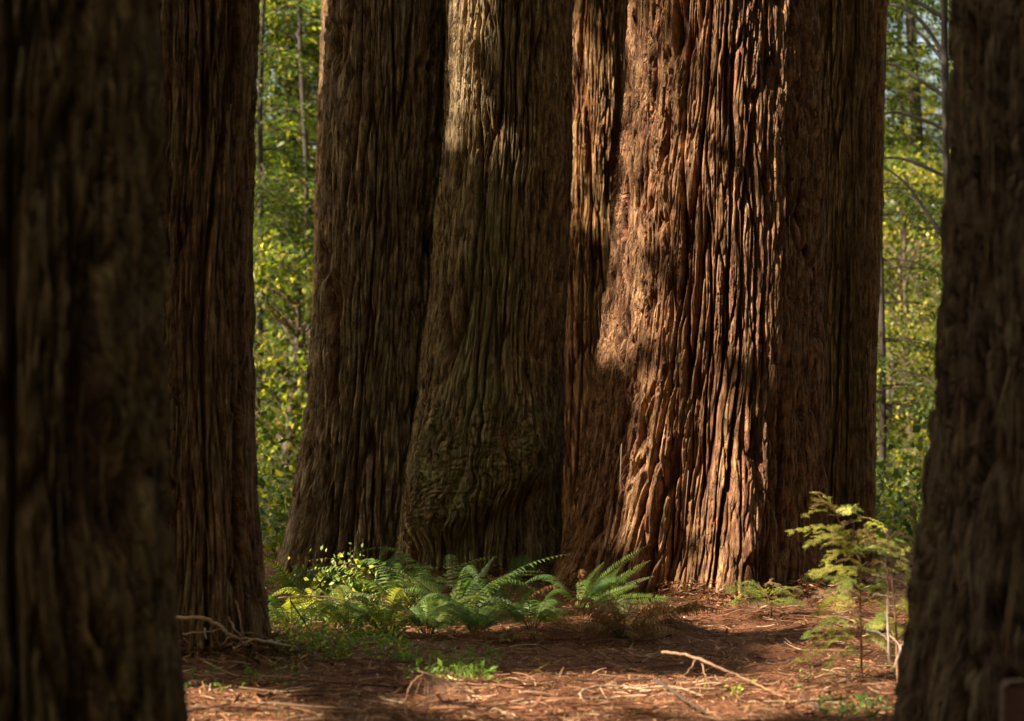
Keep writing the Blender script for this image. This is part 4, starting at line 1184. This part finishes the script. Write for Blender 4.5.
# ------------------------------------------------------------------ litter, grass and small greens (nobody could count these)
def litter():
    mb = MB()
    n = 60000
    y = 11.5 + 11.5 * RNG.random(n) ** 1.35
    x = RNG.uniform(-0.2, 0.2, n) * y
    z = ground_z(x, y) + 0.034 * pn(x * 7, y * 7, 1.1) + 0.012 * pn(x * 19, y * 19, 4.2) + RNG.uniform(0.0, 0.022, n)
    p = np.stack([x, y, z], 1)
    a = RNG.random(n) * 6.283
    d = np.stack([np.cos(a), np.sin(a), RNG.normal(0.05, 0.28, n)], 1)
    pal = np.array([[0.31, 0.135, 0.07], [0.40, 0.20, 0.105], [0.20, 0.082, 0.042], [0.58, 0.40, 0.25], [0.10, 0.046, 0.026], [0.46, 0.26, 0.14]])
    c = pal[RNG.choice(6, n, p=[.27, .22, .16, .12, .11, .12])] * RNG.uniform(0.5, 1.1, (n, 1)) * (1 + 0.45 * pn(x * 2.2, y * 1.6, 8.0))[:, None]
    L = RNG.uniform(0.02, 0.075, n); wd = RNG.uniform(0.003, 0.011, n)
    bigp = RNG.random(n) < 0.06; L = np.where(bigp, RNG.uniform(0.07, 0.16, n), L); wd = np.where(bigp, RNG.uniform(0.010, 0.024, n), wd)
    mb.leaves(p, d, RNG.normal(0, 0.35, (n, 3)) + [0, 0, 1], L, wd, c, 0)
    # fine twigs
    n = 2600
    for i in range(n):
        yy = 11.6 + 10 * random.random() ** 1.4; xx = random.uniform(-0.2, 0.2) * yy; an = random.random() * 6.283; LL = random.uniform(0.06, 0.28)
        zz = float(ground_z(xx, yy)) + random.uniform(0.005, 0.03)
        e = np.array([xx + math.cos(an) * LL, yy + math.sin(an) * LL, zz + random.gauss(0, 0.02)])
        mb.tube(bez(np.array([xx, yy, zz]), (np.array([xx, yy, zz]) + e) / 2 + RNG.normal(0, 0.02, 3), e, 5), random.choice([1, 1, 1, 1.6]) * np.linspace(0.0035, 0.0014, 5), pal[random.randrange(6)] * random.uniform(0.7, 1.3), 0, n=4)
    # shed bark and duff banked up against the trunks
    for (cx_, cy_, rr_, m) in ((1.78, 20.8, 1.22, 5000), (-0.3, 21.4, 0.74, 2600), (-1.25, 22.0, 0.80, 2600), (-1.93, 15.2, 0.42, 2200), (3.35, 24.3, 0.42, 900), (2.35, 10.6, 0.72, 1800)):
        a_ = RNG.uniform(-1.9, 1.9, m); u_ = RNG.random(m) ** 1.6
        lump = 0.6 + 0.9 * np.clip(pn(np.cos(a_) * 2.2 + cx_, np.sin(a_) * 2.2, 1.0) + 0.35, 0, 1)
        r_ = rr_ * 0.96 + 0.5 * u_
        xx = cx_ + r_ * np.sin(a_); yy = cy_ - r_ * np.cos(a_)
        zz_ = ground_z(xx, yy) + 0.15 * lump * (1 - u_) ** 2 * RNG.random(m) ** 0.6
        b_ = RNG.random(m) * 6.283
        d_ = np.stack([np.cos(b_), np.sin(b_), RNG.normal(-0.1, 0.35, m)], 1)
        mb.leaves(np.stack([xx, yy, zz_], 1), d_, RNG.normal(0, 0.5, (m, 3)) + [0, 0, 1], RNG.uniform(0.03, 0.15, m), RNG.uniform(0.005, 0.02, m), pal[RNG.choice(6, m, p=[.25, .15, .28, .06, .2, .06])] * RNG.uniform(0.5, 1.1, (m, 1)), 0)
    for i in range(260):
        yy = 11.8 + 10 * random.random() ** 1.3; xx = random.uniform(-0.2, 0.2) * yy; an = random.gauss(0, 0.7) + (math.pi if random.random() < 0.5 else 0); LL = random.uniform(0.25, 0.8)
        q = [np.array([xx + math.cos(an) * LL * t + random.gauss(0, 0.02), yy + math.sin(an) * LL * t + random.gauss(0, 0.02), 0]) for t in (0, .33, .66, 1)]
        for k in q: k[2] = float(ground_z(k[0], k[1])) + random.uniform(0.01, 0.05)
        pp = smooth_path(q, 4); r = random.uniform(0.003, 0.007)
        mb.tube(pp, np.linspace(r, r * 0.4, len(pp)), pal[random.choice([0, 2, 4, 2, 3, 5])] * random.uniform(0.5, 1.1), 0, n=5, wob=0.1)
    o = mb.build('needle_litter', M_DEAD)
    tag(o, 'rust red layer of fallen redwood needles and twigs covering the floor', kind='stuff')


litter()


def small_greens():
    mb = MB()
    def patch(x0, x1, y0, y1, n, size, cols, hgt, seed):
        for i in range(n):
            px, py = random.uniform(x0, x1), random.uniform(y0, y1)
            g = G(px, py)
            m = random.randint(3, 6)
            p = g + RNG.normal(0, 0.02, (m, 3)); p[:, 2] = g[2] + RNG.uniform(0, hgt, m)
            c = np.array([GR[random.choice(cols)] for _ in range(m)]) * RNG.uniform(0.8, 1.2, (m, 1))
            mb.leaves(p, RNG.normal(0, 1, (m, 3)) + [0, 0, 0.5], RNG.normal(0, 0.5, (m, 3)) + [0, -0.4, 1], RNG.uniform(0.6, 1.2, m) * size, RNG.uniform(0.3, 0.6, m) * size, c)
    patch(268, 405, 592, 664, 750, 0.04, ['olive', 'olive', 'bright', 'mid', 'yellow'], 0.13, 1)
    patch(400, 500, 655, 682, 60, 0.05, ['bright', 'mid', 'olive'], 0.08, 2)
    patch(185, 300, 668, 700, 24, 0.04, ['mid', 'bright'], 0.05, 3)
    patch(700, 760, 684, 700, 10, 0.04, ['bright', 'yellow'], 0.04, 4)
    patch(820, 885, 700, 720, 50, 0.04, ['dark', 'mid'], 0.04, 5)
    patch(795, 905, 655, 690, 30, 0.03, ['mid', 'olive'], 0.05, 6)
    patch(940, 1000, 724, 740, 26, 0.05, ['bright', 'mid'], 0.06, 7)
    # blades of grass
    for i in range(130):
        px, py = random.uniform(430, 486), random.uniform(666, 684)
        g = G(px, py)
        e = g + [random.gauss(0, 0.03), random.gauss(0, 0.03), random.uniform(0.04, 0.11)]
        mb.leaves(g[None], (e - g)[None], np.array([[0, -1, 0.2]]), np.linalg.norm(e - g), 0.006, np.array(GR['bright'])[None])
    o = mb.build('undergrowth', M_FERN)
    tag(o, 'low green herbs and seedlings carpeting the floor around the ferns', kind='stuff')


small_greens()

# ------------------------------------------------------------------ light, sky, camera
sun = bpy.data.lights.new('sun', 'SUN'); sun.energy = 5.0; sun.angle = R(0.5); sun.color = (1.0, 0.88, 0.70)
so = bpy.data.objects.new('sun', sun); COL.objects.link(so)
so.rotation_euler = Vector((-SUN[0], -SUN[1], -SUN[2])).to_track_quat('-Z', 'Y').to_euler()
so.location = (-20, -10, 30)

w = bpy.data.worlds.new('World'); SC.world = w; w.use_nodes = True
nt = w.node_tree; bg = nt.nodes['Background']
sky = nt.nodes.new('ShaderNodeTexSky'); sky.sky_type = 'NISHITA'; sky.sun_disc = False
sky.sun_elevation = SUN_EL; sky.sun_rotation = math.atan2(SUN[0], SUN[1])
sky.dust_density = 6.0; sky.air_density = 0.7; sky.ozone_density = 1.0
nt.links.new(mixc(nt, 1.0, sky.outputs[0], (1.10, 1.03, 0.80), 'MULTIPLY'), bg.inputs['Color']); bg.inputs['Strength'].default_value = 0.15

cam = bpy.data.cameras.new('camera'); co = bpy.data.objects.new('camera', cam); COL.objects.link(co)
cam.sensor_width = 36.0; cam.sensor_fit = 'HORIZONTAL'; cam.lens = 36.0 * F / W
cam.clip_start = 0.1; cam.clip_end = 1000
co.location = (0, 0, CAMZ); co.rotation_euler = (math.pi / 2 + PITCH, 0, 0)
cam.dof.use_dof = True; cam.dof.focus_distance = 19.2; cam.dof.aperture_fstop = 2.0; cam.dof.aperture_blades = 9
SC.camera = co

vs = SC.view_settings
vs.view_transform = 'Standard'; vs.look = 'None'; vs.gamma = 1.0; vs.use_curve_mapping = False
vs.exposure = 1.82
SC.render.filter_size = 1.05
cy = SC.cycles
cy.max_bounces = 7; cy.diffuse_bounces = 4; cy.glossy_bounces = 2; cy.transmission_bounces = 4; cy.transparent_max_bounces = 4
cy.use_denoising = True; cy.sample_clamp_indirect = 6.0
cy.caustics_reflective = False; cy.caustics_refractive = False
